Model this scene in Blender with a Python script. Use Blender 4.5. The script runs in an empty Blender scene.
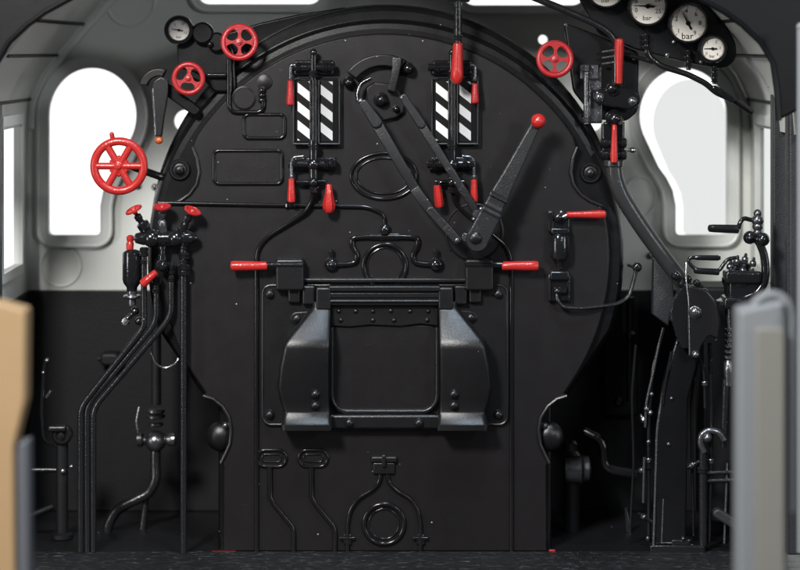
# Black steam locomotive cab: boiler backhead with red handwheels and levers, seen from the footplate.
import bpy, bmesh, math, random
from mathutils import Vector, Matrix
random.seed(7)
PI = math.pi
U = 0.004            # metres per photograph pixel on the backhead plane
D = 2250.0           # camera distance from the backhead, in those pixels
EY = 50.0            # eye height on the backhead plane
C = bpy.context.scene.collection
K = 1.0

def ref(d=0.0):
    """Choose the plane (depth behind the backhead) on which x, y are measured; shapes stay undistorted."""
    global K
    K = 1.0 + d / D

def W(x, y, d):
    return Vector(((x - 400) * U * K, d * U, (EY - y) * U * K + (552 - EY) * U))

# ------------------------------------------------------------------ materials
def mat(name, base, rough, metal=0.0, bump=0.0, bscale=300, speck=0.0, var=0.0, coat=0.0, spec=0.5, scratch=0.0):
    m = bpy.data.materials.new(name); m.use_nodes = True
    nt = m.node_tree; n = nt.nodes; l = nt.links
    b = n['Principled BSDF']
    b.inputs['Base Color'].default_value = (*base, 1); b.inputs['Roughness'].default_value = rough
    b.inputs['Metallic'].default_value = metal
    b.inputs['Specular IOR Level'].default_value = spec
    if coat: b.inputs['Coat Weight'].default_value = coat; b.inputs['Coat Roughness'].default_value = 0.12
    geo = n.new('ShaderNodeNewGeometry')
    col = None
    if var:
        nz = n.new('ShaderNodeTexNoise'); nz.inputs['Scale'].default_value = 2.6; nz.inputs['Detail'].default_value = 8
        l.new(geo.outputs['Position'], nz.inputs['Vector'])
        mx = n.new('ShaderNodeMix'); mx.data_type = 'RGBA'
        mx.inputs['A'].default_value = (*[c * (1 - var) for c in base], 1)
        mx.inputs['B'].default_value = (*[min(1, c * (1 + var)) for c in base], 1)
        l.new(nz.outputs['Fac'], mx.inputs['Factor']); col = mx.outputs['Result']
        mr = n.new('ShaderNodeMapRange'); mr.inputs['From Min'].default_value = .3; mr.inputs['From Max'].default_value = .7
        mr.inputs['To Min'].default_value = rough * 0.94; mr.inputs['To Max'].default_value = rough * 1.06
        nz2 = n.new('ShaderNodeTexNoise'); nz2.inputs['Scale'].default_value = 14; nz2.inputs['Detail'].default_value = 6
        l.new(geo.outputs['Position'], nz2.inputs['Vector'])
        l.new(nz2.outputs['Fac'], mr.inputs['Value']); l.new(mr.outputs['Result'], b.inputs['Roughness'])
    if speck or scratch:
        # dust: rare tiny pale grains lying on the paint
        vo = n.new('ShaderNodeTexVoronoi'); vo.inputs['Scale'].default_value = 55
        l.new(geo.outputs['Position'], vo.inputs['Vector'])
        sep = n.new('ShaderNodeSeparateColor'); l.new(vo.outputs['Color'], sep.inputs['Color'])
        rare = n.new('ShaderNodeMath'); rare.operation = 'GREATER_THAN'; rare.inputs[1].default_value = 1 - speck
        l.new(sep.outputs['Red'], rare.inputs[0])
        sz = n.new('ShaderNodeMath'); sz.operation = 'MULTIPLY'; sz.inputs[1].default_value = 0.15
        l.new(sep.outputs['Green'], sz.inputs[0])
        near = n.new('ShaderNodeMath'); near.operation = 'LESS_THAN'
        l.new(vo.outputs['Distance'], near.inputs[0]); l.new(sz.outputs[0], near.inputs[1])
        both = n.new('ShaderNodeMath'); both.operation = 'MULTIPLY'
        l.new(rare.outputs[0], both.inputs[0]); l.new(near.outputs[0], both.inputs[1])
        fac = both.outputs[0]
        if scratch:
            # hairline scuffs: narrow level of a stretched noise, kept only in patches
            mp = n.new('ShaderNodeMapping'); mp.inputs['Scale'].default_value = (5, 5, 9); mp.inputs['Rotation'].default_value = (0, .7, 0)
            l.new(geo.outputs['Position'], mp.inputs['Vector'])
            sn = n.new('ShaderNodeTexNoise'); sn.inputs['Scale'].default_value = 3.0; sn.inputs['Detail'].default_value = 3
            l.new(mp.outputs['Vector'], sn.inputs['Vector'])
            d0 = n.new('ShaderNodeMath'); d0.operation = 'SUBTRACT'; d0.inputs[1].default_value = .5; l.new(sn.outputs['Fac'], d0.inputs[0])
            d1 = n.new('ShaderNodeMath'); d1.operation = 'ABSOLUTE'; l.new(d0.outputs[0], d1.inputs[0])
            d2 = n.new('ShaderNodeMath'); d2.operation = 'LESS_THAN'; d2.inputs[1].default_value = .0022; l.new(d1.outputs[0], d2.inputs[0])
            pn = n.new('ShaderNodeTexNoise'); pn.inputs['Scale'].default_value = 9; pn.inputs['Detail'].default_value = 2
            l.new(geo.outputs['Position'], pn.inputs['Vector'])
            p1 = n.new('ShaderNodeMath'); p1.operation = 'GREATER_THAN'; p1.inputs[1].default_value = 1 - scratch; l.new(pn.outputs['Fac'], p1.inputs[0])
            p2 = n.new('ShaderNodeMath'); p2.operation = 'MULTIPLY'; l.new(d2.outputs[0], p2.inputs[0]); l.new(p1.outputs[0], p2.inputs[1])
            p3 = n.new('ShaderNodeMath'); p3.operation = 'MULTIPLY'; p3.inputs[1].default_value = .3; l.new(p2.outputs[0], p3.inputs[0])
            mxm = n.new('ShaderNodeMath'); mxm.operation = 'MAXIMUM'
            l.new(fac, mxm.inputs[0]); l.new(p3.outputs[0], mxm.inputs[1]); fac = mxm.outputs[0]
        ms = n.new('ShaderNodeMix'); ms.data_type = 'RGBA'
        ms.inputs['A'].default_value = (*base, 1); ms.inputs['B'].default_value = (.42, .42, .42, 1)
        if col: l.new(col, ms.inputs['A'])
        l.new(fac, ms.inputs['Factor']); col = ms.outputs['Result']
    if col: l.new(col, b.inputs['Base Color'])
    if bump:
        nb = n.new('ShaderNodeTexNoise'); nb.inputs['Scale'].default_value = bscale; nb.inputs['Detail'].default_value = 3
        l.new(geo.outputs['Position'], nb.inputs['Vector'])
        bp = n.new('ShaderNodeBump'); bp.inputs['Strength'].default_value = bump; bp.inputs['Distance'].default_value = 0.004
        l.new(nb.outputs['Fac'], bp.inputs['Height']); l.new(bp.outputs['Normal'], b.inputs['Normal'])
    return m

BLK = mat('satin black paint', (.0072, .0060, .0066), .36, bump=.18, bscale=380, speck=.045, var=.10, scratch=.27, spec=.42)
MOLD = mat('gloss black raised moulding', (.0065, .006, .0065), .17, bump=.07, bscale=200, speck=.015)
BLK2 = mat('black lagging paint', (.0035, .0035, .004), .28, bump=.07, bscale=160, speck=.01, var=.15)
FIT = mat('gloss black fittings', (.008, .008, .009), .15, bump=.25, bscale=100, speck=.02, coat=.4)
LEV = mat('worn charcoal lever paint', (.0115, .0115, .0125), .33, bump=.35, bscale=220, speck=.05, var=.25, scratch=.45)
DOOR = mat('semi gloss black casting', (.0062, .0060, .0066), .31, bump=.2, bscale=300, speck=.03, var=.08)
PIPE = mat('dull black pipe lacquer', (.011, .011, .012), .20, bump=.3, bscale=150, speck=.03, var=.2)
HOSE = mat('highlight grey pipe lacquer', (.030, .030, .031), .24, bump=.25, bscale=120, speck=.04, var=.3)  # base lightened to stand in for grey highlights on the main pipe
RED = mat('signal red enamel', (.40, .021, .018), .25, bump=.3, bscale=110, var=.15, speck=.02)
REDD = mat('shade darkened red enamel', (.36, .014, .018), .36, bump=.3, bscale=150, var=.12)  # red with shade put into the colour; also used for paint traces
COPPER = mat('orange red copper ball', (.62, .14, .05), .25, metal=.4)
GREY = mat('grey green cab paint', (.63, .645, .61), .5, bump=.15, bscale=40, var=.06, speck=.004)
FRAME = mat('grey window frame paint', (.66, .675, .65), .35, bump=.15, bscale=60, var=.06)
LOWER = mat('black wainscot paint', (.0055, .0057, .0066), .55, bump=.2, bscale=80, var=.15, spec=.3)
DOORG = mat('grey side door paint', (.17, .178, .185), .5, bump=.1, bscale=50, var=.05)
POSTG = mat('slate grey edge paint', (.085, .09, .10), .5, bump=.1, bscale=50, var=.05)
BEIGE = mat('stone beige panel paint', (.165, .158, .138), .55, bump=.1, bscale=50, var=.05)
TAN = mat('tan wood panel', (.29, .19, .095), .55, bump=.2, bscale=50, var=.06)
POST = mat('dark grey post paint', (.018, .019, .022), .5, bump=.5, bscale=160, var=.2, speck=.03)
ARCH = mat('black arch paint', (.0032, .0032, .0038), .42, bump=.08, bscale=40, var=.2, spec=.22)
WHITE = mat('white enamel stripe', (.80, .80, .78), .35, var=.03)
LGREY = mat('pale grey enamel stripe', (.50, .50, .50), .35, var=.03)
DIAL = mat('cream white dial', (.76, .72, .66), .5, var=.04)
INK = mat('black dial ink', (.007, .006, .006), .35, spec=.3)
STEEL = mat('bright steel', (.62, .62, .62), .22, metal=1.0, bump=.3, bscale=90)
DSTEEL = mat('dark worn steel', (.20, .20, .21), .25, metal=.9, bump=.35, bscale=110, speck=.04)

def floor_mat():
    m = mat('speckled black plank floor', (.014, .014, .015), .4)
    nt = m.node_tree; n = nt.nodes; l = nt.links; b = n['Principled BSDF']
    geo = [x for x in n if x.type == 'NEW_GEOMETRY'][0]
    mp = n.new('ShaderNodeMapping'); mp.inputs['Scale'].default_value = (16, 60, 60)
    l.new(geo.outputs['Position'], mp.inputs['Vector'])
    a = n.new('ShaderNodeTexNoise'); a.inputs['Scale'].default_value = 1.6; a.inputs['Detail'].default_value = 9; a.inputs['Roughness'].default_value = .75
    l.new(mp.outputs['Vector'], a.inputs['Vector'])
    cr = n.new('ShaderNodeValToRGB'); cr.color_ramp.elements[0].position = .56; cr.color_ramp.elements[0].color = (.006, .006, .007, 1)
    cr.color_ramp.elements[1].position = .69; cr.color_ramp.elements[1].color = (.26, .27, .29, 1)
    l.new(a.outputs['Fac'], cr.inputs['Fac']); l.new(cr.outputs['Color'], b.inputs['Base Color'])
    bp = n.new('ShaderNodeBump'); bp.inputs['Strength'].default_value = .9; bp.inputs['Distance'].default_value = .012
    l.new(a.outputs['Fac'], bp.inputs['Height']); l.new(bp.outputs['Normal'], b.inputs['Normal'])
    return m
FLOORM = floor_mat()
FLOORD = mat('smooth black floor paint', (.0055, .0055, .0065), .48, bump=.4, bscale=60, speck=.03, var=.3, spec=.3)

def glass_mat():
    m = bpy.data.materials.new('milky window glass'); m.use_nodes = True
    nt = m.node_tree; n = nt.nodes; l = nt.links; n.clear()
    o = n.new('ShaderNodeOutputMaterial'); t = n.new('ShaderNodeBsdfTransparent'); g = n.new('ShaderNodeBsdfGlossy'); mx = n.new('ShaderNodeMixShader')
    t.inputs['Color'].default_value = (.775, .785, .78, 1); g.inputs['Roughness'].default_value = .05; mx.inputs['Fac'].default_value = .05
    l.new(t.outputs[0], mx.inputs[1]); l.new(g.outputs[0], mx.inputs[2]); l.new(mx.outputs[0], o.inputs['Surface'])
    return m
GLASS = glass_mat()

# ------------------------------------------------------------------ geometry collector (photo-pixel space, y down, d away)
def fillet(pts, r, closed=False, n=6):
    if r <= 0: return [Vector(p) for p in pts]
    P = [Vector(p) for p in pts]; out = []; N = len(P)
    for i in range(N):
        if not closed and i in (0, N - 1): out.append(P[i]); continue
        a, b, c = P[i - 1], P[i], P[(i + 1) % N]
        u, v = a - b, c - b
        if u.length < 1e-6 or v.length < 1e-6: continue
        t = min(r, u.length * .48, v.length * .48)
        s, e = b + u.normalized() * t, b + v.normalized() * t
        for k in range(n + 1):
            w = k / n
            out.append(s * (1 - w) ** 2 + b * 2 * w * (1 - w) + e * w * w)
    return out

def ell(cx, cy, rx, ry=None, n=40, a0=0, a1=360):
    ry = rx if ry is None else ry
    full = abs(a1 - a0) >= 360
    m = n if full else n + 1
    return [(cx + rx * math.cos(math.radians(a0 + (a1 - a0) * i / n)), cy + ry * math.sin(math.radians(a0 + (a1 - a0) * i / n))) for i in range(m)]

def rrect(x0, y0, x1, y1, r, n=5):
    o = []
    for cx, cy, a in ((x1 - r, y1 - r, 0), (x0 + r, y1 - r, 90), (x0 + r, y0 + r, 180), (x1 - r, y0 + r, 270)):
        o += ell(cx, cy, r, n=n, a0=a, a1=a + 90)
    return o

def mx(pts, c=385.0):
    return [(2 * c - p[0],) + tuple(p[1:]) for p in pts]

class MB:
    def __init__(s): s.bm = bmesh.new()
    def V(s, p): return s.bm.verts.new(W(*p))
    def F(s, vs):
        try: return s.bm.faces.new(vs)
        except ValueError: return None
    def tube(s, pts, r, fil=0, closed=False, n=12, cap=True, r1=None):
        P = fillet([(p[0], p[1], p[2] if len(p) > 2 else 0) for p in pts], fil, closed)
        Q = [P[0]]
        for p in P[1:]:
            if (p - Q[-1]).length > 1e-4: Q.append(p)
        if closed and (Q[0] - Q[-1]).length < 1e-4: Q.pop()
        P = Q; N = len(P); rings = []
        up = None
        for i, p in enumerate(P):
            if closed: t = (P[(i + 1) % N] - P[i - 1]).normalized()
            else: t = (P[min(i + 1, N - 1)] - P[max(i - 1, 0)]).normalized()
            if up is None:
                up = Vector((0, 0, 1)) if abs(t.z) < .9 else Vector((1, 0, 0))
            up = (up - t * up.dot(t)).normalized(); sd = t.cross(up)
            rr = r if r1 is None else r + (r1 - r) * i / (N - 1)
            rings.append([s.V(p + up * rr * math.cos(2 * PI * k / n) + sd * rr * math.sin(2 * PI * k / n)) for k in range(n)])
        for i in range(N if closed else N - 1):
            a, b = rings[i], rings[(i + 1) % N]
            for k in range(n): s.F([a[k], a[(k + 1) % n], b[(k + 1) % n], b[k]])
        if not closed and cap:
            s.F(rings[0]); s.F(rings[-1])
        return s
    def lathe(s, o, ax, prof, n=20, scale=(1, 1)):
        o = Vector(o); t = Vector(ax).normalized()
        up = Vector((0, 0, 1)) if abs(t.z) < .9 else Vector((1, 0, 0))
        up = (up - t * up.dot(t)).normalized(); sd = t.cross(up); rings = []
        for r, h in prof:
            if r < 1e-4: rings.append([s.V(o + t * h)])
            else: rings.append([s.V(o + t * h + up * r * math.cos(2 * PI * (k + .5) / n) + sd * r * math.sin(2 * PI * (k + .5) / n)) for k in range(n)])
        for a, b in zip(rings, rings[1:]):
            if len(a) == 1 and len(b) == 1: continue
            for k in range(n):
                if len(a) == 1: s.F([a[0], b[k], b[(k + 1) % n]])
                elif len(b) == 1: s.F([a[k], a[(k + 1) % n], b[0]])
                else: s.F([a[k], a[(k + 1) % n], b[(k + 1) % n], b[k]])
        for g in (rings[0], rings[-1]):
            if len(g) > 2: s.F(g)
        return s
    def ball(s, c, r, n=16, sq=1.0):
        m = 10
        return s.lathe(c, (0, 0, -1), [(r * math.sin(PI * i / m), -r * sq * math.cos(PI * i / m)) for i in range(m + 1)], n)
    def bolt(s, x, y, d, r, h=None, hexa=True):
        h = h or r * .8
        s.lathe((x, y, d + .5), (0, 0, -1), [(r * 1.35, 0), (r * 1.35, .8), (r * 1.25, 1.1), (r * .98, 1.1)], 20)
        s.lathe((x, y, d - .3), (0, 0, -1), [(r, 0), (r, h), (r * .75, h + r * .22), (r * .3, h + r * .3), (0, h + r * .32)], 6 if hexa else 16)
        return s
    def prism(s, out, df, db, b=1.0):
        """outline (x, y) list, front depth df, back depth db, rounded front edge b"""
        P = [Vector((p[0], p[1])) for p in out]
        Q = [P[0]]
        for p in P[1:]:
            if (p - Q[-1]).length > 1e-3: Q.append(p)
        if (Q[0] - Q[-1]).length < 1e-3: Q.pop()
        P = Q; N = len(P)
        area = sum(P[i - 1].x * P[i].y - P[i].x * P[i - 1].y for i in range(N))
        sg = 1 if area > 0 else -1
        nrm = []
        for i in range(N):
            e1, e2 = (P[i] - P[i - 1]).normalized(), (P[(i + 1) % N] - P[i]).normalized()
            n1, n2 = Vector((-e1.y, e1.x)) * sg, Vector((-e2.y, e2.x)) * sg
            m = n1 + n2
            if m.length < .2: m = n1
            m.normalize(); m = m / max(.5, m.dot(n1)); nrm.append(m)
        prof = [(0, db), (0, df + b), (b * .08, df + b * .62), (b * .3, df + b * .3), (b * .62, df + b * .08), (b, df)] if b > 0 else [(0, db), (0, df)]
        rings = [[s.V((P[i].x + nrm[i].x * o, P[i].y + nrm[i].y * o, d)) for i in range(N)] for o, d in prof]
        for a, c in zip(rings, rings[1:]):
            for i in range(N): s.F([a[i], a[(i + 1) % N], c[(i + 1) % N], c[i]])
        s.F(rings[-1]); s.F(rings[0])
        return s
    def box(s, x0, y0, x1, y1, df, db, b=1.0, r=None):
        r = b if r is None else r
        out = rrect(x0, y0, x1, y1, max(r, b, .05), 4) if (r > 0 or b > 0) else [(x0, y0), (x1, y0), (x1, y1), (x0, y1)]
        return s.prism(out, df, db, b)
    def bar(s, p, q, w0, w1, df, db, b=.8, rnd=True):
        p, q = Vector(p), Vector(q); t = (q - p).normalized(); a = math.degrees(math.atan2(t.y, t.x))
        nn = Vector((-t.y, t.x))
        if rnd: out = ell(q.x, q.y, w1 / 2, n=8, a0=a - 90, a1=a + 90) + ell(p.x, p.y, w0 / 2, n=8, a0=a + 90, a1=a + 270)
        else: out = [q - nn * w1 / 2, q + nn * w1 / 2, p + nn * w0 / 2, p - nn * w0 / 2]
        return s.prism([(o[0], o[1]) for o in out], df, db, b)
    def plate(s, outer, holes, a, b, plane='xy'):
        """flat plate with holes, from depth a (front) to b (back); plane 'dy': outline in (depth, y), a and b along x"""
        f = (lambda u, v, w: (u, v, w)) if plane == 'xy' else (lambda u, v, w: (w, v, u))
        loops = []; es = []
        for lp in [outer] + holes:
            vs = [s.V(f(p[0], p[1], a)) for p in lp]
            es += [s.bm.edges.new((vs[i], vs[(i + 1) % len(vs)])) for i in range(len(vs))]
            loops.append((lp, vs))
        r = bmesh.ops.triangle_fill(s.bm, edges=es, use_beauty=True, use_dissolve=False)
        tris = [g for g in r['geom'] if isinstance(g, bmesh.types.BMFace)]
        back = {}
        for lp, vs in loops:
            for p, v in zip(lp, vs): back[v] = s.V(f(p[0], p[1], b))
        for t in tris: s.F([back[v] for v in reversed(t.verts)])
        for lp, vs in loops:
            for i in range(len(vs)):
                j = (i + 1) % len(vs); s.F([vs[i], vs[j], back[vs[j]], back[vs[i]]])
        return s
    def loft(s, rows):
        R = [[s.V(p) for p in row] for row in rows]
        for a, b in zip(R, R[1:]):
            for i in range(len(a) - 1): s.F([a[i], a[i + 1], b[i + 1], b[i]])
        s.F(R[0]); s.F(R[-1])
        return s
    def text(s, body, x, y, d, size):
        cu = bpy.data.curves.new('t', 'FONT'); cu.body = body; cu.size = size; cu.align_x = 'CENTER'; cu.align_y = 'CENTER'; cu.resolution_u = 2
        ob = bpy.data.objects.new('t', cu); C.objects.link(ob)
        me = ob.to_mesh()
        vs = [s.V((x + v.co.x, y - v.co.y, d)) for v in me.vertices]
        for p in me.polygons: s.F([vs[i] for i in p.vertices])
        ob.to_mesh_clear(); bpy.data.objects.remove(ob); bpy.data.curves.remove(cu)
        return s

class Thing:
    """root Empty at the thing's base; add() makes one mesh part"""
    def __init__(s, name, base, label, cat, group=None):
        s.o = bpy.data.objects.new(name, None); C.objects.link(s.o); s.o.empty_display_size = .05
        s.loc = W(*base); s.o.location = s.loc
        s.o['label'] = label; s.o['category'] = cat
        if group: s.o['group'] = group
    def add(s, name, mb, m, parent=None, label=None, flat=False):
        return _mesh(name, mb, m, s.loc, parent or s.o, label, flat)

def _mesh(name, mb, m, loc, parent=None, label=None, flat=False):
    bm = mb.bm
    for v in bm.verts: v.co -= loc
    bmesh.ops.recalc_face_normals(bm, faces=bm.faces)
    me = bpy.data.meshes.new(name); bm.to_mesh(me); bm.free()
    me.polygons.foreach_set('use_smooth', [not flat] * len(me.polygons))
    if not flat:
        me.set_sharp_from_angle(angle=math.radians(38))
        at = me.attributes.get('sharp_edge') or me.attributes.new('sharp_edge', 'BOOLEAN', 'EDGE')
        for p in me.polygons:                      # flat caps keep a flat shade
            if len(p.vertices) > 6:
                for li in p.loop_indices: at.data[me.loops[li].edge_index].value = True
    me.materials.append(m)
    o = bpy.data.objects.new(name, me); C.objects.link(o)
    if parent: o.parent = parent
    else: o.location = loc
    if label: o['label'] = label
    return o

def single(name, mb, m, base, label, cat, group=None, kind=None):
    o = _mesh(name, mb, m, W(*base))
    if kind: o['kind'] = kind
    else:
        o['label'] = label; o['category'] = cat
        if group: o['group'] = group
    return o

# ================================================================== SETTING
ref(0)

mb = MB()
v = [mb.V((-300, 552, -2)), mb.V((1100, 552, -2)), mb.V((1100, 552, 260)), mb.V((-300, 552, 260))]; mb.F(v)
single('floor', mb, FLOORD, (400, 552, 0), None, None, kind='structure')
# the worn plank strip in front of the backhead, laid as long boards with small gaps
mb = MB()
y0 = -2.5
for i in range(14):
    y1 = y0 - 22
    x = -320
    vs = [mb.V((x, 551, y0)), mb.V((1120, 551, y0)), mb.V((1120, 551, y1)), mb.V((x, 551, y1))]
    lo = [mb.V((x, 560, y0)), mb.V((1120, 560, y0)), mb.V((1120, 560, y1)), mb.V((x, 560, y1))]
    mb.F(vs)
    for a in range(4): mb.F([vs[a], vs[(a + 1) % 4], lo[(a + 1) % 4], lo[a]])
    y0 = y1 - .8
o = single('floor_planks', mb, FLOORM, (400, 552, -100), None, None, kind='structure')
mb = MB(); mb.F([mb.V((-4000, 700, -1700)), mb.V((4800, 700, -1700)), mb.V((4800, 700, 4000)), mb.V((-4000, 700, 4000))])
single('ground', mb, LOWER, (400, 700, 0), None, None, kind='structure')

# ------------------------------------------------------------------ cab front wall (seen behind the boiler)
ref(200)
left_half = [(28, 125), (30, 100), (42, 75), (60, 52), (82, 25), (105, 0), (140, -32), (200, -72), (290, -102), (389, -113)]
rear = left_half + [(778 - x, y) for x, y in reversed(left_half[:-1])]          # roof line, mirrored about x = 389
def keyhole(g):
    """window opening, grown outward by g"""
    return (ell(722, 230, 5 + g, n=5, a0=0, a1=90) + ell(679, 230, 5 + g, n=5, a0=90, a1=180) +
            [(674 - g, 205), (671 - g, 190), (665 - g, 178), (657 - g, 167)] + ell(682.5, 115, 44.5 + g, 48 + g, n=30, a0=150, a1=360))
keyR = keyhole(0); keyRo = keyhole(10); keyRm = keyhole(6)
keyL = [(776 - x, y) for x, y in keyR]; keyLo = [(776 - x, y) for x, y in keyRo]
topL = rrect(198, -70, 322, 5, 12); topR = rrect(462, -70, 584, 6, 12)
topLo = rrect(192, -76, 328, 11, 16); topRo = rrect(456, -76, 590, 12, 16)
port = [ell(185, 121, 11, n=18), ell(593, 122, 9, n=18), ell(543, 39.5, 4.6, n=14)]
T = Thing('cab_front_wall', (389, 640, 200), 'grey green front wall of the cab with keyhole windows, black painted below', 'cab wall')
mb = MB(); mb.plate(rear + [(750, 510.9), (28, 510.9)], [keyL, keyR, topL, topR] + port, 200, 208)
T.add('wall_panel', mb, GREY)
mb = MB(); mb.box(28.5, 290, 749.5, 510.5, 196.5, 199.8, 1, .5); T.add('lower_panel', mb, LOWER, label='black painted lower part of the wall')
for nm, outer, hole in (('window_frame', keyLo, keyL), ('window_frame', keyRo, keyR), ('window_frame', topLo, topL), ('window_frame', topRo, topR)):
    mb = MB(); mb.plate(outer, [hole], 191, 199.7)
    n = len(outer)
    f = T.add(nm, mb, FRAME)
    mb = MB(); mb.tube([(x, y, 192) for x, y in outer], 1.8, closed=True, n=8)
    mb.tube([(x, y, 191.5) for x, y in hole], 1.1, closed=True, n=8); T.add('bead', mb, FRAME, f)
# the right window has an inner pane set a little to the right
mb = MB(); mb.plate([(729 - (727 - x) * .84, 241 - (241 - y) * .93) for x, y in keyR], [], 214, 215); T.add('window_pane', mb, GLASS, f, label='slightly grey pane of the right window')
mb = MB(); mb.tube([(x, y, 199) for x, y in ell(61, 266, 20)], 1.2, closed=True, n=8); mb.tube([(x, y, 199) for x, y in ell(131, 1, 24, 25)], 1.5, closed=True, n=8)
T.add('cover_ring', mb, FRAME)
mb = MB(); mb.tube([(x, y, 199) for x, y in ell(640, 197, 16, 20)], 1.6, closed=True, n=8); T.add('cover_ring', mb, FRAME)
for x, y in ((137, 149), (155, 187), (650, 256), (138, 186)):
    mb = MB(); mb.bolt(x, y, 199, 2.6, hexa=False); T.add('bolt', mb, DSTEEL)

# side walls with their windows; x is constant, outline in (depth, y)
for nm, x, lab in (('cab_side_wall', 28, 'left grey side wall of the cab with a tall bright window'), ('cab_side_wall', 750, 'right grey side wall of the cab with a narrow window')):
    T = Thing(nm, (x, 511, 110), lab, 'cab wall')
    sg = -1 if x < 400 else 1
    mb = MB(); mb.plate([(200, 120), (24, 120), (24, 510.5), (200, 510.5)], [[(146, 114 + 8), (146, 259), (34, 259), (34, 114 + 8)]], x, x + sg * 6, 'dy')
    T.add('wall_panel', mb, GREY, flat=True)
    mb = MB(); mb.plate([(196, 290), (25, 290), (25, 510.3), (196, 510.3)], [], x - sg * 3, x - sg * .2, 'dy'); T.add('lower_panel', mb, LOWER, flat=True)
    mb = MB(); mb.plate([(156, 112), (30, 112), (30, 268), (156, 268)], [[(146, 122), (146, 259), (34, 259), (34, 122)]], x - sg * 3, x - sg * .2, 'dy'); T.add('window_frame', mb, FRAME if x < 400 else GREY, flat=True)
    if x > 400:
        mb = MB(); mb.plate([(147, 121), (147, 260), (33, 260), (33, 121)], [], x + 2, x + 3, 'dy'); T.add('window_pane', mb, GLASS, flat=True)

# roof: straight barrel from the front wall to the arch, thin boards with seams
T = Thing('cab_roof', (389, -113, 40), 'curved grey plank roof lining of the cab with thin dark seams', 'cab roof')
mb = MB()
full = rear
N = len(full)
inn = [[mb.V((x, y, d)) for x, y in full] for d in (199.6, -118)]
cx, cy = 389, 150
outp = [(cx + (x - cx) * 1.03, cy + (y - cy) * 1.04) for x, y in full]
ou = [[mb.V((x, y, d)) for x, y in outp] for d in (199.6, -118)]
for i in range(N - 1):
    mb.F([inn[0][i], inn[0][i + 1], inn[1][i + 1], inn[1][i]]); mb.F([ou[0][i], ou[0][i + 1], ou[1][i + 1], ou[1][i]])
for k in (0, 1):
    for i in range(N - 1): mb.F([inn[k][i], inn[k][i + 1], ou[k][i + 1], ou[k][i]])
for i in (0, N - 1): mb.F([inn[0][i], inn[1][i], ou[1][i], ou[0][i]])
T.add('roof_lining', mb, GREY)
for x, y in ((84, 24), (58, 55), (31, 99), (694, 24), (720, 55), (747, 99)):
    mb = MB(); mb.tube([(x, y, 196), (x, y, -116)], 1.7, n=8); T.add('seam_rib', mb, LOWER)
mb = MB()
mb.tube([(x + (4 if x < 389 else -4), y + 3, 197) for x, y in rear], 4.5, n=8); T.add('corner_trim', mb, FRAME)

# black front arch of the cab
ref(-120)
inner = [(-6, 120), (-4, 90), (0, 62), (12, 42), (30, 25), (48, 12), (70, 0), (110, -20), (180, -46), (290, -70), (385, -78)]
inner = inner + [(770 - x, y) for x, y in reversed(inner[:-1])]
outer = [(387 + (x - 387) * 1.30, 260 + (y - 260) * 1.42) for x, y in inner]
mb = MB(); mb.prism([(x, y) for x, y in inner] + list(reversed(outer)), -135, -119, 3)
mb.tube([(x, y, -136) for x, y in inner], 3.0, n=8)
single('roof_arch', mb, ARCH, (385, -78, -120), 'dark curved roof arch framing the cab top', 'arch')

# posts at both sides of the cab
ref(20)
T = Thing('cab_post', (778, 552, 20), 'tall dark grey speckled post right of the right side window', 'post')
mb = MB(); mb.box(771, 84, 786, 552, 6, 24, 1.5); T.add('shaft', mb, POST)
mb = MB(); mb.box(767, 80, 788, 87, 3, 26, 1); T.add('cap', mb, FIT)
T = Thing('cab_post', (-6, 552, 20), 'dark post at the left picture edge beside the side window', 'post')
mb = MB(); mb.box(-16, 84, 1.5, 552, 6, 24, 1.5); T.add('shaft', mb, POST)
mb = MB(); mb.box(-18, 80, 4, 87, 3, 26, 1); T.add('cap', mb, FIT)
ref(-60)
mb = MB(); mb.box(786.5, 60, 812, 552, -75, -55, 2); mb.box(785, 92, 787.5, 552, -73, -60, .6)
single('cab_corner_post', mb, POST, (800, 552, -60), 'wide blue grey corner post at the right picture edge', 'post')
ref(-200)
mb = MB(); mb.tube([(801, 26, -200), (801, 552, -200)], 4.5, n=14)  # pale tube added where a bright gap shows beyond the post
mb.ball((801, 27, -200), 5)
single('bright_gap_tube', mb, DOORG, (801, 552, -200), 'pale vertical tube added for the bright gap at the top right picture edge', 'added tube')

# near panels, out of focus
ref(-460)
T = Thing('side_door', (760, 600, -460), 'grey and beige cab door at lower right, seen edge on, with curved rail', 'door')
mb = MB(); mb.prism(fillet_pts := [(p.x, p.y) for p in fillet([(736, 620, 0), (737, 309, 0), (783, 299, 0), (784, 620, 0)], 5, True)], -470, -440, 4)
T.add('door_edge', mb, DOORG)
mb = MB(); mb.box(753, 326, 782, 620, -474, -469, 2.5, 4); T.add('door_panel', mb, BEIGE, label='beige inset face of the door')
mb = MB(); mb.tube([(751, 312, -458), (757, 300, -458), (772, 293, -458), (786, 299, -458), (791, 315, -458), (791, 512, -458)], 4.2, fil=14, n=14); T.add('handrail', mb, DOORG)
T = Thing('side_door', (10, 600, -460), 'tan cab door at lower left picture edge, grey below its notch', 'door')
mb = MB(); mb.prism([(p.x, p.y) for p in fillet([(-40, 300, 0), (0, 301, 0), (28, 309, 0), (27, 400, 0), (16, 446, 0), (18, 620, 0), (-40, 620, 0)], 4, True)], -470, -442, 3)
T.add('door_panel', mb, TAN)
mb = MB(); mb.prism([(p.x, p.y) for p in fillet([(17, 443, 0), (29, 440, 0), (30, 620, 0), (18, 620, 0)], 1.5, True)], -464, -442, 1.5)
T.add('door_edge', mb, POSTG, label='grey lower edge of the tan door')

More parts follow.
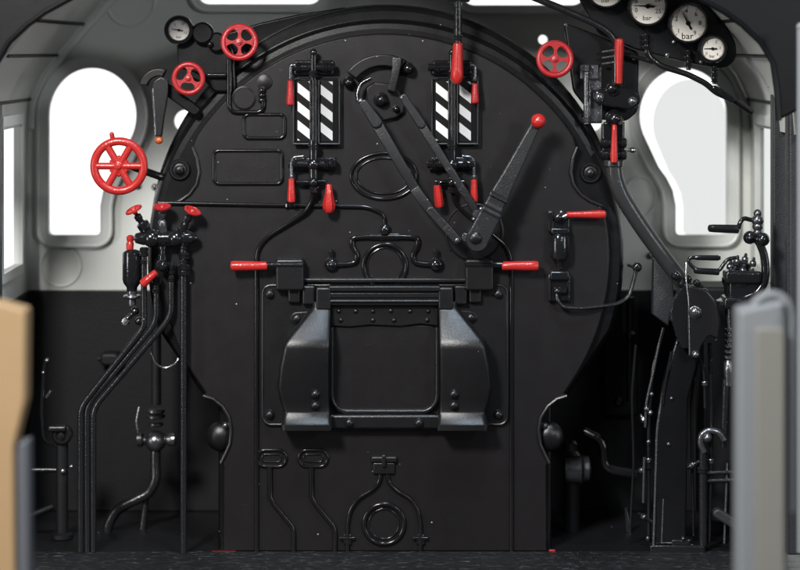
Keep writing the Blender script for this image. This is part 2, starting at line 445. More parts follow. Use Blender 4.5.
# ================================================================== BOILER
ref(0)
def circ(th, R=225, c=(385, 258)):
    a = math.radians(th); return (c[0] + R * math.sin(a), c[1] - R * math.cos(a))
notch_u = [(577.5, 147), (573, 158), (570.5, 172), (573, 184), (580, 194), (590, 201), (602, 206)]
notch_l = [(567, 396), (557, 399), (548, 406), (541, 417), (538.5, 430), (540, 444), (545, 455), (549, 463)]
right = [circ(t) for t in range(0, 59, 3)] + notch_u + [circ(t) for t in range(79, 128, 3)] + notch_l + [(547, 466), (547, 552)]
outline = right + mx(list(reversed(right)))[0:-1]
T = Thing('boiler_backhead', (385, 552, 0), 'large black boiler backhead with raised mouldings filling the cab', 'boiler')
TB = T
mb = MB()
# face with a wide soft rim: custom profile
def soft(mb, P, prof):
    P = [Vector(p) for p in P]; N = len(P); sg = 1 if sum(P[i-1].x * P[i].y - P[i].x * P[i-1].y for i in range(N)) > 0 else -1
    nr = []
    for i in range(N):
        e1, e2 = (P[i] - P[i-1]).normalized(), (P[(i+1) % N] - P[i]).normalized()
        m = (Vector((-e1.y, e1.x)) + Vector((-e2.y, e2.x))) * sg
        m.normalize(); nr.append(m)
    R = [[mb.V((P[i].x + nr[i].x * o, P[i].y + nr[i].y * o, d)) for i in range(N)] for o, d in prof]
    for a, b in zip(R, R[1:]):
        for i in range(N): mb.F([a[i], a[(i+1) % N], b[(i+1) % N], b[i]])
    mb.F(R[-1]); mb.F(R[0])
soft(mb, outline, [(0, 24), (0, 3.0), (.3, 1.5), (1.0, .5), (2.2, 0)])
T.add('face_plate', mb, BLK)
# flanged outer ring behind the face plate
ref(14)
LOWPTS = [(567, 398), (204, 398)]
mb = MB(); soft(mb, LOWPTS[:1] + LOWPTS[1:] + [p for p in ell(385.5, 257, 238.5, n=120, a0=90, a1=450) if p[1] < 335], [(0, 60), (0, 18), (1.5, 12), (5, 8.5), (10, 8)]); T.add('flange', mb, BLK2)
ref(25)
mb = MB(); soft(mb, [(560, 392), (212, 392)] + [p for p in ell(386, 240, 235, n=120, a0=90, a1=450) if p[1] < 320], [(0, 195), (0, 26), (2, 20), (6, 18)])
mb.tube([(x, y, 22) for x, y in ell(386, 240, 234, n=90, a0=150, a1=390)], 1.6, n=8)
T.add('boiler_barrel', mb, BLK2)
mb = MB(); mb.box(219, 380, 551, 551.8, 16, 188, 3); T.add('firebox', mb, BLK2)
mb = MB(); mb.prism([(212, 104), (206, 66), (228, 32), (262, 22), (300, 13.5), (345, 7), (360, 30), (300, 70), (240, 120)], 24, 190, 2); T.add('clothing_sheet', mb, BLK2)
ref(0)
for pts in (notch_u, notch_l, mx(notch_u), mx(notch_l)):
    q = pts if len(pts) > 7 else pts
    mb = MB(); mb.tube([(x, y, -.3) for x, y in pts], 2.0, n=8); T.add('notch_rim', mb, DOOR)
for x, y, r in ((591, 173, 11), (179, 170, 11)):
    mb = MB(); mb.lathe((x, y, 9), (0, 0, -1), [(r, 0), (r, 3), (r - 1.5, 4.5), (r - 3, 4.5), (r - 4, 3), (0, 3)], 24)
    mb.bolt(x, y, 5.5, 4.5, 4); T.add('washout_plug', mb, DOOR)
for s in (1, -1):
    f = (lambda p: p) if s == 1 else mx
    x0 = f([(550, 0)])[0][0]; mb = MB(); mb.lathe((x0, 439, 15), (0, 0, -1), [(15, 0), (15, 2), (13.5, 4), (11, 6.5), (7, 8.5), (3, 9.3), (0, 9.5)], 28); T.add('recess_dome', mb, DOOR)  # dome added in place of a curved recess that catches light
    x, y = f([(545, 427)])[0]
    mb = MB(); mb.bolt(x, y, 8, 2.6); T.add('bolt', mb, DSTEEL)
# raised line mouldings
def mould(name, pts, r=1.9, closed=False, fil=0, d=-.2):
    mb = MB(); mb.tube([(p[0], p[1], d - 1.2 * (r > 1)) for p in pts], r, fil=fil, closed=closed, n=10); T.add(name, mb, MOLD)
mb = MB(); mb.box(213.5, 150, 282.5, 184, -1.0, 1, 1, 4); cp = T.add('cover_plate', mb, BLK); mb = MB(); mb.tube([(x, y, -.8) for x, y in rrect(214, 150.5, 282, 183.5, 5)], 2.0, closed=True, n=10); T.add('border', mb, MOLD, cp)
mb = MB(); mb.box(244, 114, 285, 138, -1.0, 1, 1, 4); cp = T.add('cover_plate', mb, BLK); mb = MB(); mb.tube([(x, y, -.8) for x, y in rrect(244, 114.5, 284.5, 138, 5)], 2.0, closed=True, n=10); T.add('border', mb, MOLD, cp)
mb = MB(); mb.tube([(x, y, -.6) for x, y in ell(384, 176, 33, 23)], 2.0, closed=True, n=10); mb.tube([(x, y, -.2) for x, y in ell(384, 176, 27.5, 18)], 1.3, closed=True, n=10); T.add('oval_cover', mb, MOLD)
mb = MB(); mb.lathe((244, 98, 1), (0, 0, -1), [(12, 0), (12, 2), (10.5, 2.6), (10, 1.6), (0, 1.6)], 32); T.add('round_cover', mb, BLK)
mb = MB(); mb.lathe((264.5, 82, 1), (0, 0, -1), [(8, 0), (8, 1.6), (7, 2.2), (0, 2.6)], 28); T.add('round_cover', mb, BLK)
mould('moulded_pipe', [(229, 60), (229, 112), (263, 112), (264, 98)], 2.3, fil=9, d=-1)
mb = MB()
for y in (90, 95, 100): mb.lathe((262, y, -2), (0, 1, 0), [(3.4, -1.6), (4, -.6), (4, .6), (3.4, 1.6)], 14)
T.add('union_nut', mb, FIT)
# cross pipe and the scroll with two cocks
mould('moulded_pipe', [(158, 202.5), (368, 206.5), (384, 214), (385, 226)], 2.2, fil=14, d=-1)
mb = MB(); mb.lathe((291, 205, -1.5), (1, 0, 0), [(4, -5), (4.5, -4), (3.2, -2.5), (3.2, 2.5), (4.5, 4), (4, 5)], 8); T.add('pipe_clip', mb, FIT)
mb = MB(); mb.lathe((385, 229, -3), (0, 1, 0), [(3.5, -5), (5.5, -2.5), (5.5, 2), (4, 5)], 12); T.add('union_nut', mb, FIT)
sc_pts = [(385, 236.5), (366, 236.5), (352, 237.5), (352, 245), (357.5, 254), (356, 262), (346, 264), (336, 264)]
mould('scroll_pipe', sc_pts, 2.9, fil=7, d=-1); mould('scroll_pipe', mx(sc_pts), 2.9, fil=7, d=-1)
mb = MB(); mb.tube([(x, y, -1) for x, y in ell(385, 265.5, 21.5)], 2.3, closed=True, n=10); mb.tube([(x, y, 0) for x, y in ell(385, 265.5, 17.5)], 1.1, closed=True, n=8); T.add('ring_moulding', mb, MOLD)
mb = MB(); mb.box(370, 233, 400, 240, -4, 1, 1.5); T.add('scroll_bracket', mb, MOLD)
for x in (331.5, 436.5):
    mb = MB(); mb.ball((x, 264, -2.5), 7.2, sq=.8); mb.ball((x, 264, -8), 3)
    mb.lathe((x, 259, -5), (0, -1, 0), [(2.2, 0), (2.0, 4), (2.8, 6), (2.8, 9), (1.5, 10.5)], 10); T.add('grease_cock', mb, FIT)
# lower mouldings
for xo in (0, 41.5):
    mb = MB(); mb.tube([(x + xo, y, -.6) for x, y in rrect(257.5, 450, 286, 466.5, 7.5)], 1.9, closed=True, n=10)
    mb.tube([(x + xo, y, -.2) for x, y in rrect(262.5, 454.5, 281, 462, 3)], 1.1, closed=True, n=10); T.add('slot_moulding', mb, MOLD)
    mould('moulded_rod', [(270 + xo, 467), (270 + xo, 497), (274 + xo, 504), (292 + xo, 526), (293.5 + xo, 532), (293.5 + xo, 551)], 2.6, d=-.4)
mb = MB(); mb.box(371, 456, 397, 462, -5, 1, 1.5); mb.box(373, 462, 395, 474, -3.5, 1, 1.5); mb.box(382, 454, 386, 466, -7, 1, 1); T.add('bracket', mb, DOOR)
hs = [(380.5, 474), (379.5, 482), (372, 490), (358, 498), (350, 510), (347.5, 524), (347.5, 551)]
mould('horseshoe_pipe', hs, 2.2, fil=5, d=-.8); mould('horseshoe_pipe', mx(hs, 384), 2.2, fil=5, d=-.8)
mb = MB(); mb.tube([(x, y, -.8) for x, y in ell(384, 524, 20)], 2.6, closed=True, n=10); mb.tube([(x, y, -.2) for x, y in ell(384, 524, 15)], 1.2, closed=True, n=10); T.add('ring_moulding', mb, MOLD)
for x in (347.5, 420.5):
    mb = MB(); mb.box(x - 8, 536.5, x + 8, 539.5, -4, 1, .8); mb.box(x - 4, 534, x + 4, 544, -3.4, 1, .8); T.add('pipe_clip', mb, MOLD)

# ================================================================== FIRE DOOR
T = Thing('firebox_door', (385, 425, -2), 'black cast firebox door with bolted flared side wings, centre of backhead', 'firebox door')
mb = MB(); mb.box(262, 284, 508, 425, -3.5, 1, 2, 8)
mb.tube([(x, y, -3) for x, y in rrect(263, 285, 507, 424, 8)], 1.4, closed=True, n=8); T.add('base_plate', mb, DOOR)
for x, y in ((270, 293.5), (498, 293.5), (270, 414), (498, 414), (349.5, 420.5), (419, 420.5), (297, 318), (471, 317)):
    mb = MB(); mb.bolt(x, y, -15 if y == 420.5 else -4, 3.6, 3.4, hexa=False); T.add('bolt', mb, DOOR)
# lugs that carry the two upper bolts
for p, q in (((297, 318), (312, 318)), ((471, 317), (456, 317))):
    mb = MB(); mb.bar(p, q, 13, 15, -5, -1, 1); T.add('lug', mb, DOOR)
mb = MB(); mb.box(300, 277.5, 470, 282, -7, 1, 1.5); T.add('top_ledge', mb, DOOR)
mb = MB(); mb.box(329, 284, 440, 304, -16, -2, 1.5)
mb.box(329, 284, 440, 289.5, -20, -15, 1.2); mb.box(329.5, 291, 439.5, 296, -17.5, -15, .8); mb.tube([(330, 299.5, -16), (439, 299.5, -16)], 1.9, n=10)
T.add('hinge_bar', mb, DOOR)
mb = MB(); mb.prism([(331, 304), (438, 304), (438, 325), (420, 323), (400, 325.5), (370, 324), (350, 326), (331, 325)], -9, -2, 1.2); T.add('rivet_plate', mb, DOOR)
for x, y in [(339, 310), (356, 310), (373, 310), (391, 309.5), (410, 310), (428, 310), (341, 319), (373, 319), (394, 319), (427, 319)]:
    mb = MB(); mb.lathe((x, y, -8.5), (0, 0, -1), [(2.6, 0), (2.4, 1.4), (1.5, 2.4), (0, 2.8)], 12); T.add('rivet', mb, DOOR)
# recessed leaf with a rolled lip at the bottom
mb = MB(); mb.box(330, 325, 438, 409, -5.5, -1, .5, 10); T.add('door_leaf', mb, BLK)
lip = [(331.5, 326), (331.5, 400), (341, 410.5), (428, 410.5), (437.5, 400), (437.5, 326)]
mb = MB(); mb.tube([(x, y, -7) for x, y in lip], 3.0, fil=9, n=12); T.add('door_lip', mb, DOOR)
mb = MB(); mb.box(324, 412.5, 446, 427, -15, 1, 2.5, 3); T.add('bottom_rail', mb, DOOR)
# the flared wings: shoulder slopes out, foot flares
ref(-26)
def wing(mir):
    rows = [(303, 312, 330.5, -16), (308, 312, 330.5, -17), (312, 308.5, 330.5, -19), (338, 287, 330, -35), (343, 284.5, 330, -37), (348, 283.5, 329.5, -37.5),
            (365, 280, 329, -36), (386, 277.5, 329, -34), (400, 280, 329, -32), (411, 283.5, 329.5, -30), (413, 284, 330, -30.5), (422, 282, 331.5, -35), (423.5, 281.5, 332, -36.5), (429, 281.5, 332, -36.5)]
    R = []
    for y, xo, xi, d in rows:
        sec = [(xo, y, -2), (xo - .2, y, d + 5), (xo + .6, y, d + 2), (xo + 2.5, y, d + .4), (xo + 5, y, d), (xi - 3, y, d), (xi - .8, y, d + 1), (xi, y, d + 3), (xi, y, -2)]
        R.append([(2 * 384.6 - p[0], p[1], p[2]) for p in sec] if mir else sec)
    return MB().loft(R)
for mir in (False, True):
    w = T.add('door_wing', wing(mir), DOOR)
    f = (lambda x: 769.2 - x) if mir else (lambda x: x)
    for y in (393, 404.5):
        mb = MB(); mb.bolt(f(315.5), y, -34 if y < 400 else -32.5, 3.4, 2.6, hexa=False); T.add('bolt', mb, DOOR, w)
    ref(-16)
    a, b = sorted((f(316), f(331)))
    mb = MB(); mb.box(a, 287, b, 310, -19, -2, 2); T.add('hinge_eye', mb, DOOR)
    a, b = sorted((f(302), f(315)))
    mb = MB(); mb.box(a, 286, b, 305.5, -12, -2, 2); T.add('hinge_block', mb, DOOR)
    # latch housing with the red handle
    a, b = sorted((f(275.5), f(304)))
    mb = MB(); mb.box(a, 259, b, 291, -17, -2, 2.5, 3); mb.box(a + (12 if not mir else 4), 283, b - (4 if not mir else 12), 304, -10, -2, 2)
    h = T.add('latch_housing', mb, DOOR)
    mb = MB(); mb.tube([(f(303), 265, -14.5), (f(263), 265, -14.5)], 3.4, n=14); T.add('handle_rod', mb, DSTEEL if False else FIT, h)
    mb = MB(); s = 1 if mir else -1
    x0 = f(267.5)
    mb.lathe((x0, 266, -14.5), (s, 0, 0), [(0, 0), (3.8, .3), (4.4, 1.5), (4.5, 10), (5.0, 26), (5.1, 34), (4.4, 36.6), (0, 37.5)], 18)
    T.add('handle', mb, RED, h)
    ref(-26)
ref(0)

# ================================================================== FITTINGS HELPERS
def grip(mb, p, q, r0, r1, n=16):
    """tapered handle from p to q with rounded ends"""
    p, q = Vector(p), Vector(q); L = (q - p).length; t = q - p
    mb.lathe(p, t, [(0, 0), (r0 * .7, .2), (r0, 1.2), (r0 * .9 + r1 * .1, L * .2), ((r0 + r1) / 2, L * .5), (r1, L * .82), (r1 * .9, L - 1.6), (r1 * .5, L - .4), (0, L)], n)
    return mb
def joint(mb, c, ax, r, L=6, n=8):
    mb.lathe(c, ax, [(r * .8, -L / 2), (r, -L / 2 + .8), (r, -.9), (r * .82, -.5), (r * .82, .5), (r, .9), (r, L / 2 - .8), (r * .8, L / 2)], n); return mb

# ---------------------------------------------------------------- water gauges
def water_gauge(cx, lab, side, hl):
    """side: red shut-off lever to the left (-1) or right (+1) of the column"""
    ref(-11)
    T = Thing('water_gauge', (cx, 215, -8), lab, 'water gauge', 'striped water gauges on the backhead')
    mb = MB(); mb.tube([(cx, 52, -11), (cx, 150, -11)], 3.2, n=12); mb.tube([(cx, 140, -12), (cx, 178, -12)], 4.6, n=14)
    mb.ball((cx, 52, -12), 3.6); joint(mb, (cx, 74, -12), (0, 1, 0), 5.0, 7); joint(mb, (cx, 147, -12), (0, 1, 0), 5.6, 5); T.add('column', mb, FIT)
    mb = MB(); mb.tube([(cx - 24 * 1, 67, -10), (cx + 20, 67, -10)], 3.8, n=12)
    for x in (cx - 15, cx + 12, cx + 19): joint(mb, (x, 67, -10), (1, 0, 0), 5.0, 5)
    mb.box(cx - 20, 60, cx + 20, 75, -6, 1, 2); T.add('top_cock', mb, FIT)
    mb = MB(); mb.tube([(cx - 25, 164, -10), (cx + 22, 164, -10)], 4.2, n=12)
    for x in (cx - 18, cx + 13, cx + 20): joint(mb, (x, 164, -10), (1, 0, 0), 6, 5)
    mb.ball((cx, 164, -12), 7); mb.box(cx - 22, 157, cx + 22, 171, -5, 1, 2); T.add('bottom_cock', mb, FIT)
    mb = MB(); mb.tube([(cx - 17, 182, -10), (cx + 12, 182, -10)], 2.4, n=10); mb.ball((cx, 182, -12), 5); joint(mb, (cx, 190, -12), (0, 1, 0), 4, 6); T.add('drain_cock', mb, FIT)
    # protector: dark tray with striped plates either side of the glass
    mb = MB(); mb.box(cx - 19.5, 78, cx + 25.5, 145, -7, 0, 1.2, 2); tr = T.add('protector', mb, FIT)
    mb = MB(); mb.tube([(cx - 20, 79, -8.5), (cx - 20, 144, -8.5)], 1.2, n=8); mb.tube([(cx - 19, 79, -8.5), (cx - 14, 79, -8.5)], 1, n=8); mb.tube([(cx + 26, 80, -8.5), (cx + 26, 144, -8.5)], 1.0, n=8)
    mb.tube([(cx - 20, 144, -8.5), (cx + 26, 144, -8.5)], 1.2, n=8); T.add('rim', mb, DOOR, tr)
    for x0, x1, m, off in ((cx - 16, cx - 4, WHITE, 0), (cx + 7, cx + 19, LGREY, 2)):
        mb = MB(); mb.box(x0 - .7, 80.5, x1 + .7, 141.5, -7.6, -7.02, .2); T.add('stripe_plate', mb, INK, tr)
        mb = MB(); per = 18.8; sl = 9.5 / 12.0; top, bot = 81.5, 140.5
        y = top - 18 + off
        while y < bot:
            # band between two slanting lines, clipped to the plate
            poly = [(x0, y), (x1, y + sl * (x1 - x0)), (x1, y + sl * (x1 - x0) + 9.8), (x0, y + 9.8)]
            for lim, up in ((top, True), (bot, False)):
                out = []
                for i in range(len(poly)):
                    a, b = poly[i], poly[(i + 1) % len(poly)]
                    ia = a[1] >= lim if up else a[1] <= lim; ib = b[1] >= lim if up else b[1] <= lim
                    if ia: out.append(a)
                    if ia != ib:
                        t = (lim - a[1]) / (b[1] - a[1]); out.append((a[0] + (b[0] - a[0]) * t, lim))
                poly = out
                if len(poly) < 3: break
            if len(poly) >= 3: mb.F([mb.V((px, py, -8.0)) for px, py in poly])
            y += per
        T.add('stripes', mb, m, tr)
    mb = MB(); mb.tube([(cx + 1, 80, -13), (cx + 1, 143, -13)], 3.3, n=14)
    mb.tube([(cx - 3, 80, -12), (cx - 3, 143, -12)], .9, n=6); mb.tube([(cx + 5, 80, -12), (cx + 5, 143, -12)], .9, n=6); T.add('gauge_glass', mb, PIPE)
    hx = cx + side * 23
    mb = MB(); mb.tube([(cx + side * 18, 65, -13), (hx, 65, -13), (hx, 79, -13)], 1.7, fil=3, n=10); joint(mb, (hx, 79, -13), (0, 1, 0), 2.8, 4); T.add('lever_stem', mb, DSTEEL)
    mb = MB(); grip(mb, (hx, hl[0], -14), (hx, hl[1], -14), 2.9, 4.2); T.add('handle', mb, REDD)
    hx = cx + side * 22
    mb = MB(); mb.tube([(cx + side * 10, 156, -13), (hx - side * 2, 157, -13), (hx, 162, -13), (hx, 177, -13)], 1.7, fil=4, n=10); joint(mb, (hx, 177, -13), (0, 1, 0), 3, 4); T.add('lever_stem', mb, DSTEEL)
    mb = MB(); grip(mb, (hx, hl[2], -14), (hx, hl[3], -14), 3.0, 4.2); T.add('handle', mb, RED)
    return T
T = water_gauge(313.5, 'left striped water gauge with three red handles', -1, (80, 106, 178, 203))
mb = MB(); mb.tube([(318, 181, -13), (326, 181, -13), (329, 186, -13)], 1.5, fil=4, n=10); T.add('lever_stem', mb, FIT)
mb = MB(); mb.lathe((329, 184, -14), (0, 1, 0), [(2.2, 0), (3.0, 1), (4.0, 10), (6.4, 20), (6.2, 24), (4.6, 28), (3.8, 28.5)], 6); T.add('handle', mb, RED, label='flared red drain handle')
mb = MB(); mb.tube([(313, 192, -10), (312, 200, -8), (306, 212, -5), (288, 224, -3), (266, 238, -2), (257, 250, -1.5), (256, 264, -1.5), (256, 553.6, -1)], 2.5, fil=8, n=12); T.add('drain_pipe', mb, MOLD)
T = water_gauge(452, 'right striped water gauge behind the link bars', 1, (83, 104, 179, 203))
mb = MB(); mb.tube([(447, 182, -13), (441, 181, -13), (438, 186, -13)], 1.5, fil=4, n=10); T.add('lever_stem', mb, FIT)
mb = MB(); mb.lathe((437, 185, -14), (.12, 1, 0), [(2.2, 0), (3.6, 1), (4.3, 10), (4.6, 20), (3.6, 22)], 6); T.add('handle', mb, RED)
mb = MB(); mb.tube([(453, 192, -9), (455, 203, -7), (465, 214, -4), (480, 225, -3), (494, 236, -2.5), (506, 246, -2), (511, 258, -1.5), (512, 272, -1), (512, 553.6, -1)], 2.3, fil=8, n=12); T.add('drain_pipe', mb, MOLD)

# ---------------------------------------------------------------- regulator gear
ref(-14)
T = Thing('regulator_quadrant', (383, 100, -6), 'black arc quadrant with ball bolts above the link bars', 'quadrant')
mb = MB()
arc = ell(383, 100, 46, n=14, a0=218, a1=300) + list(reversed(ell(383, 100, 34, n=14, a0=218, a1=300)))
mb.prism(arc, -10, 0, 1.5); T.add('arc_plate', mb, BLK)
mb = MB(); mb.prism([(366, 88), (374, 82), (392, 84), (400, 92), (404, 104), (404, 112), (396, 118), (383, 121), (376, 112), (368, 104)], -7, 1, 1.5); T.add('pivot_bracket', mb, BLK)
for x, y, r in ((348.5, 82, 4.6), (408, 68.5, 5.2), (381, 100, 6.2), (396, 109, 3)):
    mb = MB(); mb.ball((x, y, -14 if r > 6 else -11), r); mb.lathe((x, y, -1), (0, 0, -1), [(r * 1.25, 0), (r * 1.25, 7), (r, 9)], 16); T.add('ball_bolt', mb, FIT)
mb = MB(); mb.prism([(392, 57), (402, 57), (400, 70), (395, 92), (387, 90), (392, 68)], -20, -6, 1.2); T.add('stop_arm', mb, LEV)
mb = MB(); mb.tube([(371, 78, -14), (361, 83, -14), (357, 92, -16), (358, 102, -18)], 2.2, fil=5, n=10); T.add('link_hook', mb, FIT)
ref(-34)
T = Thing('link_bar', (455, 240, -34), 'long dark link bar, the left and longer of two slanting bars', 'link bar', 'link bars of the regulator')
mb = MB(); mb.bar((364, 104), (376, 122), 9.5, 12, -36, -27, 1.5); mb.bar((374, 119), (416, 191), 12, 10, -33, -26.5, 1.6, False); mb.bar((414, 188), (434, 216), 10.6, 10, -33.4, -26.8, 1.6, False)
mb.bar((431, 211), (457, 240), 9.5, 9.5, -37, -28, 1.4); T.add('bar', mb, LEV)
mb = MB(); mb.bolt(457, 240, -36, 2.6, 3); T.add('pivot_pin', mb, DSTEEL)
mb = MB(); mb.ball((360.5, 101, -33), 3.4); T.add('pivot_pin', mb, DSTEEL)
ref(-27)
T = Thing('link_bar', (475, 212, -22), 'shorter dark link bar crossing the right water gauge', 'link bar', 'link bars of the regulator')
mb = MB(); mb.bar((404, 98), (421, 124), 8.5, 9, -30, -24, 1.4); mb.bar((419, 121), (476, 211), 8.6, 8, -28, -22.5, 1.4, False); T.add('bar', mb, LEV)
mb = MB(); mb.ball((402, 97.5, -27), 3.2); T.add('pivot_pin', mb, DSTEEL)
mb = MB(); joint(mb, (477, 214, -26), (0, 0, 1), 4.5, 7); mb.ball((481, 209, -26), 2.6); mb.ball((474, 219, -26), 2.6); T.add('pivot_pin', mb, DSTEEL)
ref(-42)
T = Thing('regulator_lever', (477, 240, -30), 'broad dark regulator lever slanting up to a red knob', 'lever')
ref(-2)
mb = MB(); mb.lathe((474, 232, 0), (0, 0, -1), [(29, 0), (29, 2.5), (27.8, 3.4), (27, 2.2), (0, 2.2)], 48); T.add('base_disc', mb, BLK)
ref(-42)
mb = MB(); mb.tube([(476, 238, 0), (477, 240, -38)], 9, n=18); T.add('pivot_boss', mb, BLK)
def arm_loft(st):
    R = []
    ux, uy = .459, -.889; nx, ny = .889, .459
    for q, wd, d in st:
        x, y = 477 + ux * q, 240 + uy * q; h = wd / 2
        R.append([(x + nx * k, y + ny * k, z) for k, z in ((-h, d + 8), (-h, d + 1.6), (-h + .4, d + .6), (-h + 1.6, d), (h - 1.6, d), (h - .4, d + .6), (h, d + 1.6), (h, d + 8))])
    return MB().loft(R)
mb = arm_loft([(2, 22.5, -48), (28, 21.5, -48), (31, 21.5, -48.8), (33.5, 21, -47.5), (36, 19.5, -40.5), (40, 19, -40)])
mb.lathe((477, 240, -39.9), (0, 0, -1), [(11.3, 0), (11.3, 6.4), (10.4, 7.8)], 32); T.add('lower_arm', mb, LEV, flat=True)
mb = arm_loft([(40.2, 18.8, -40.2), (45, 19, -40.2), (46.5, 20.5, -43), (49, 20.5, -43), (51, 18.5, -41), (70, 15.6, -40.5), (100, 12.6, -39), (131, 9.6, -38)])
T.add('upper_arm', mb, LEV, flat=True)
mb = MB(); mb.bolt(475.5, 237.5, -46, 6, 3, False); T.add('pivot_nut', mb, DOOR)
mb = MB(); joint(mb, (466, 238, -36), (0, 0, 1), 4.4, 6); T.add('pivot_pin', mb, DSTEEL)
mb = MB(); mb.ball((538.5, 121, -41), 7.6); T.add('knob', mb, RED)
ref(-2)
mb = MB(); mb.tube([(500, 218, -1), (504, 232, -1), (500, 246, -1), (490, 256, -1)], 1.2, fil=8, n=8); mb.tube([(452, 222, -1), (462, 215, -1), (475, 212, -1)], 1.0, fil=4, n=8); T.add('rim_wire', mb, DOOR)
mb = MB(); mb.tube([(446, 232, -1), (448, 242, -1), (451, 250, -1)], 1.4, fil=3, n=8); T.add('stop_lug', mb, DOOR)

# ---------------------------------------------------------------- whistle pull
ref(-30)
T = Thing('whistle_pull', (456, 84, -30), 'tapered red handle hanging from a black rod at top centre', 'pull handle')
mb = MB(); mb.tube([(458, -90, -30), (458, 44, -30)], 3.8, n=12); joint(mb, (458, 38, -30), (0, 1, 0), 4.8, 6); T.add('rod', mb, FIT)
mb = MB(); mb.lathe((458, 42, -31), (-.03, 1, 0), [(2, 0), (4.6, 2), (5.2, 6), (5.4, 14), (6.3, 28), (6.6, 34), (5.2, 39), (3, 41.6), (0, 42)], 18); T.add('handle', mb, RED)
mb = MB(); mb.box(446, -14, 470, 2, -34, -22, 2); T.add('pull_bracket', mb, FIT)

# ---------------------------------------------------------------- handwheels
def handwheel(c, R, style, lab, m, stem, phase=0, tilt=(0, 0, -1), rt=None, stem_r=3):
    """style: number of round spokes, or ('web', n) for a web with n oval openings"""
    ref(c[2])
    T = Thing('handwheel', stem[-1], lab, 'handwheel', 'red handwheels')
    c = Vector(c); rt = rt or R * .13
    ax = Vector(tilt).normalized(); u = Vector((1, 0, 0)); u = (u - ax * u.dot(ax)).normalized(); w = ax.cross(u)
    P = lambda a, r, h=0: c + u * r * math.cos(a) + w * r * math.sin(a) + ax * h
    mb = MB(); mb.tube([P(2 * PI * i / 48, R - rt) for i in range(48)], rt, closed=True, n=14); T.add('rim', mb, m)
    mb = MB(); mb.lathe(c, ax, [(R * .19, -R * .1), (R * .2, R * .05), (R * .16, R * .12), (R * .10, R * .13), (R * .09, R * .2), (0, R * .22)], 16); T.add('hub', mb, m)
    if isinstance(style, int):
        for k in range(style):
            a = phase + 2 * PI * k / style
            mb = MB(); mb.tube([P(a, R * .12), P(a, R * .5), P(a, R - rt)], R * .125, n=10); T.add('spoke', mb, m)
        mb = MB(); mb.lathe(c, ax, [(R * .36, -R * .06), (R * .38, 0), (R * .34, R * .07), (R * .2, R * .08)], 6); T.add('hub_plate', mb, m)
    else:
        n = style[1]; da = PI / n * .66
        sp = lambda v: math.copysign(abs(v) ** .8, v)
        holes = []
        for k in range(n):
            a0 = phase + 2 * PI * (k + .5) / n
            holes.append([(a0 + da * sp(math.cos(2 * PI * i / 20)) * (1.15 - .25 * math.sin(2 * PI * i / 20)), R * (.535 + .285 * sp(math.sin(2 * PI * i / 20)))) for i in range(20)])
        mb = MB(); th = R * .07; q = c + ax * 0
        f = lambda a, rr: (c.x + rr * math.cos(a), c.y + rr * math.sin(a))
        mb.plate([f(2 * PI * i / 48, R * .9) for i in range(48)], [[f(a, rr) for a, rr in h] for h in holes], c.z - th, c.z + th)
        T.add('spoke_web', mb, m, flat=True)
    mb = MB(); mb.tube([c - ax * 1] + [Vector(p) for p in stem], stem_r, n=12); T.add('spindle', mb, FIT)
    return T
T = handwheel((119, 166, -30), 29, 6, 'large bright red six spoked handwheel in front of left window', RED, [(119, 166, -8), (128, 169, 10), (160, 181, 18)], phase=PI / 6 * 0, rt=4.2, stem_r=4)
mb = MB(); mb.tube([(113, 140, -31), (112, 134, -32)], 2.4, n=8); mb.ball((112, 134, -32), 2.3); T.add('grip_peg', mb, RED)
handwheel((188.5, 78.5, -18), 17, ('web', 3), 'three spoked red handwheel, darkened for shade, below the small left gauge', REDD, [(190, 80, 4), (196, 84, 30)], phase=-PI / 2 + .1, rt=2.7)
handwheel((239.5, 42, -18), 19, ('web', 4), 'red four spoked handwheel, darkened for shade, on the upper left boiler shoulder', REDD, [(239.5, 42, 40)], phase=PI / 2, rt=2.9, tilt=(0, -.12, -1))
handwheel((555, 59, -22), 19, ('web', 4), 'red four spoked handwheel, darkened for shade, on the upper right boiler shoulder', REDD, [(555, 59, 40)], phase=PI / 2 + .05, rt=2.9, tilt=(-.05, -.1, -1))

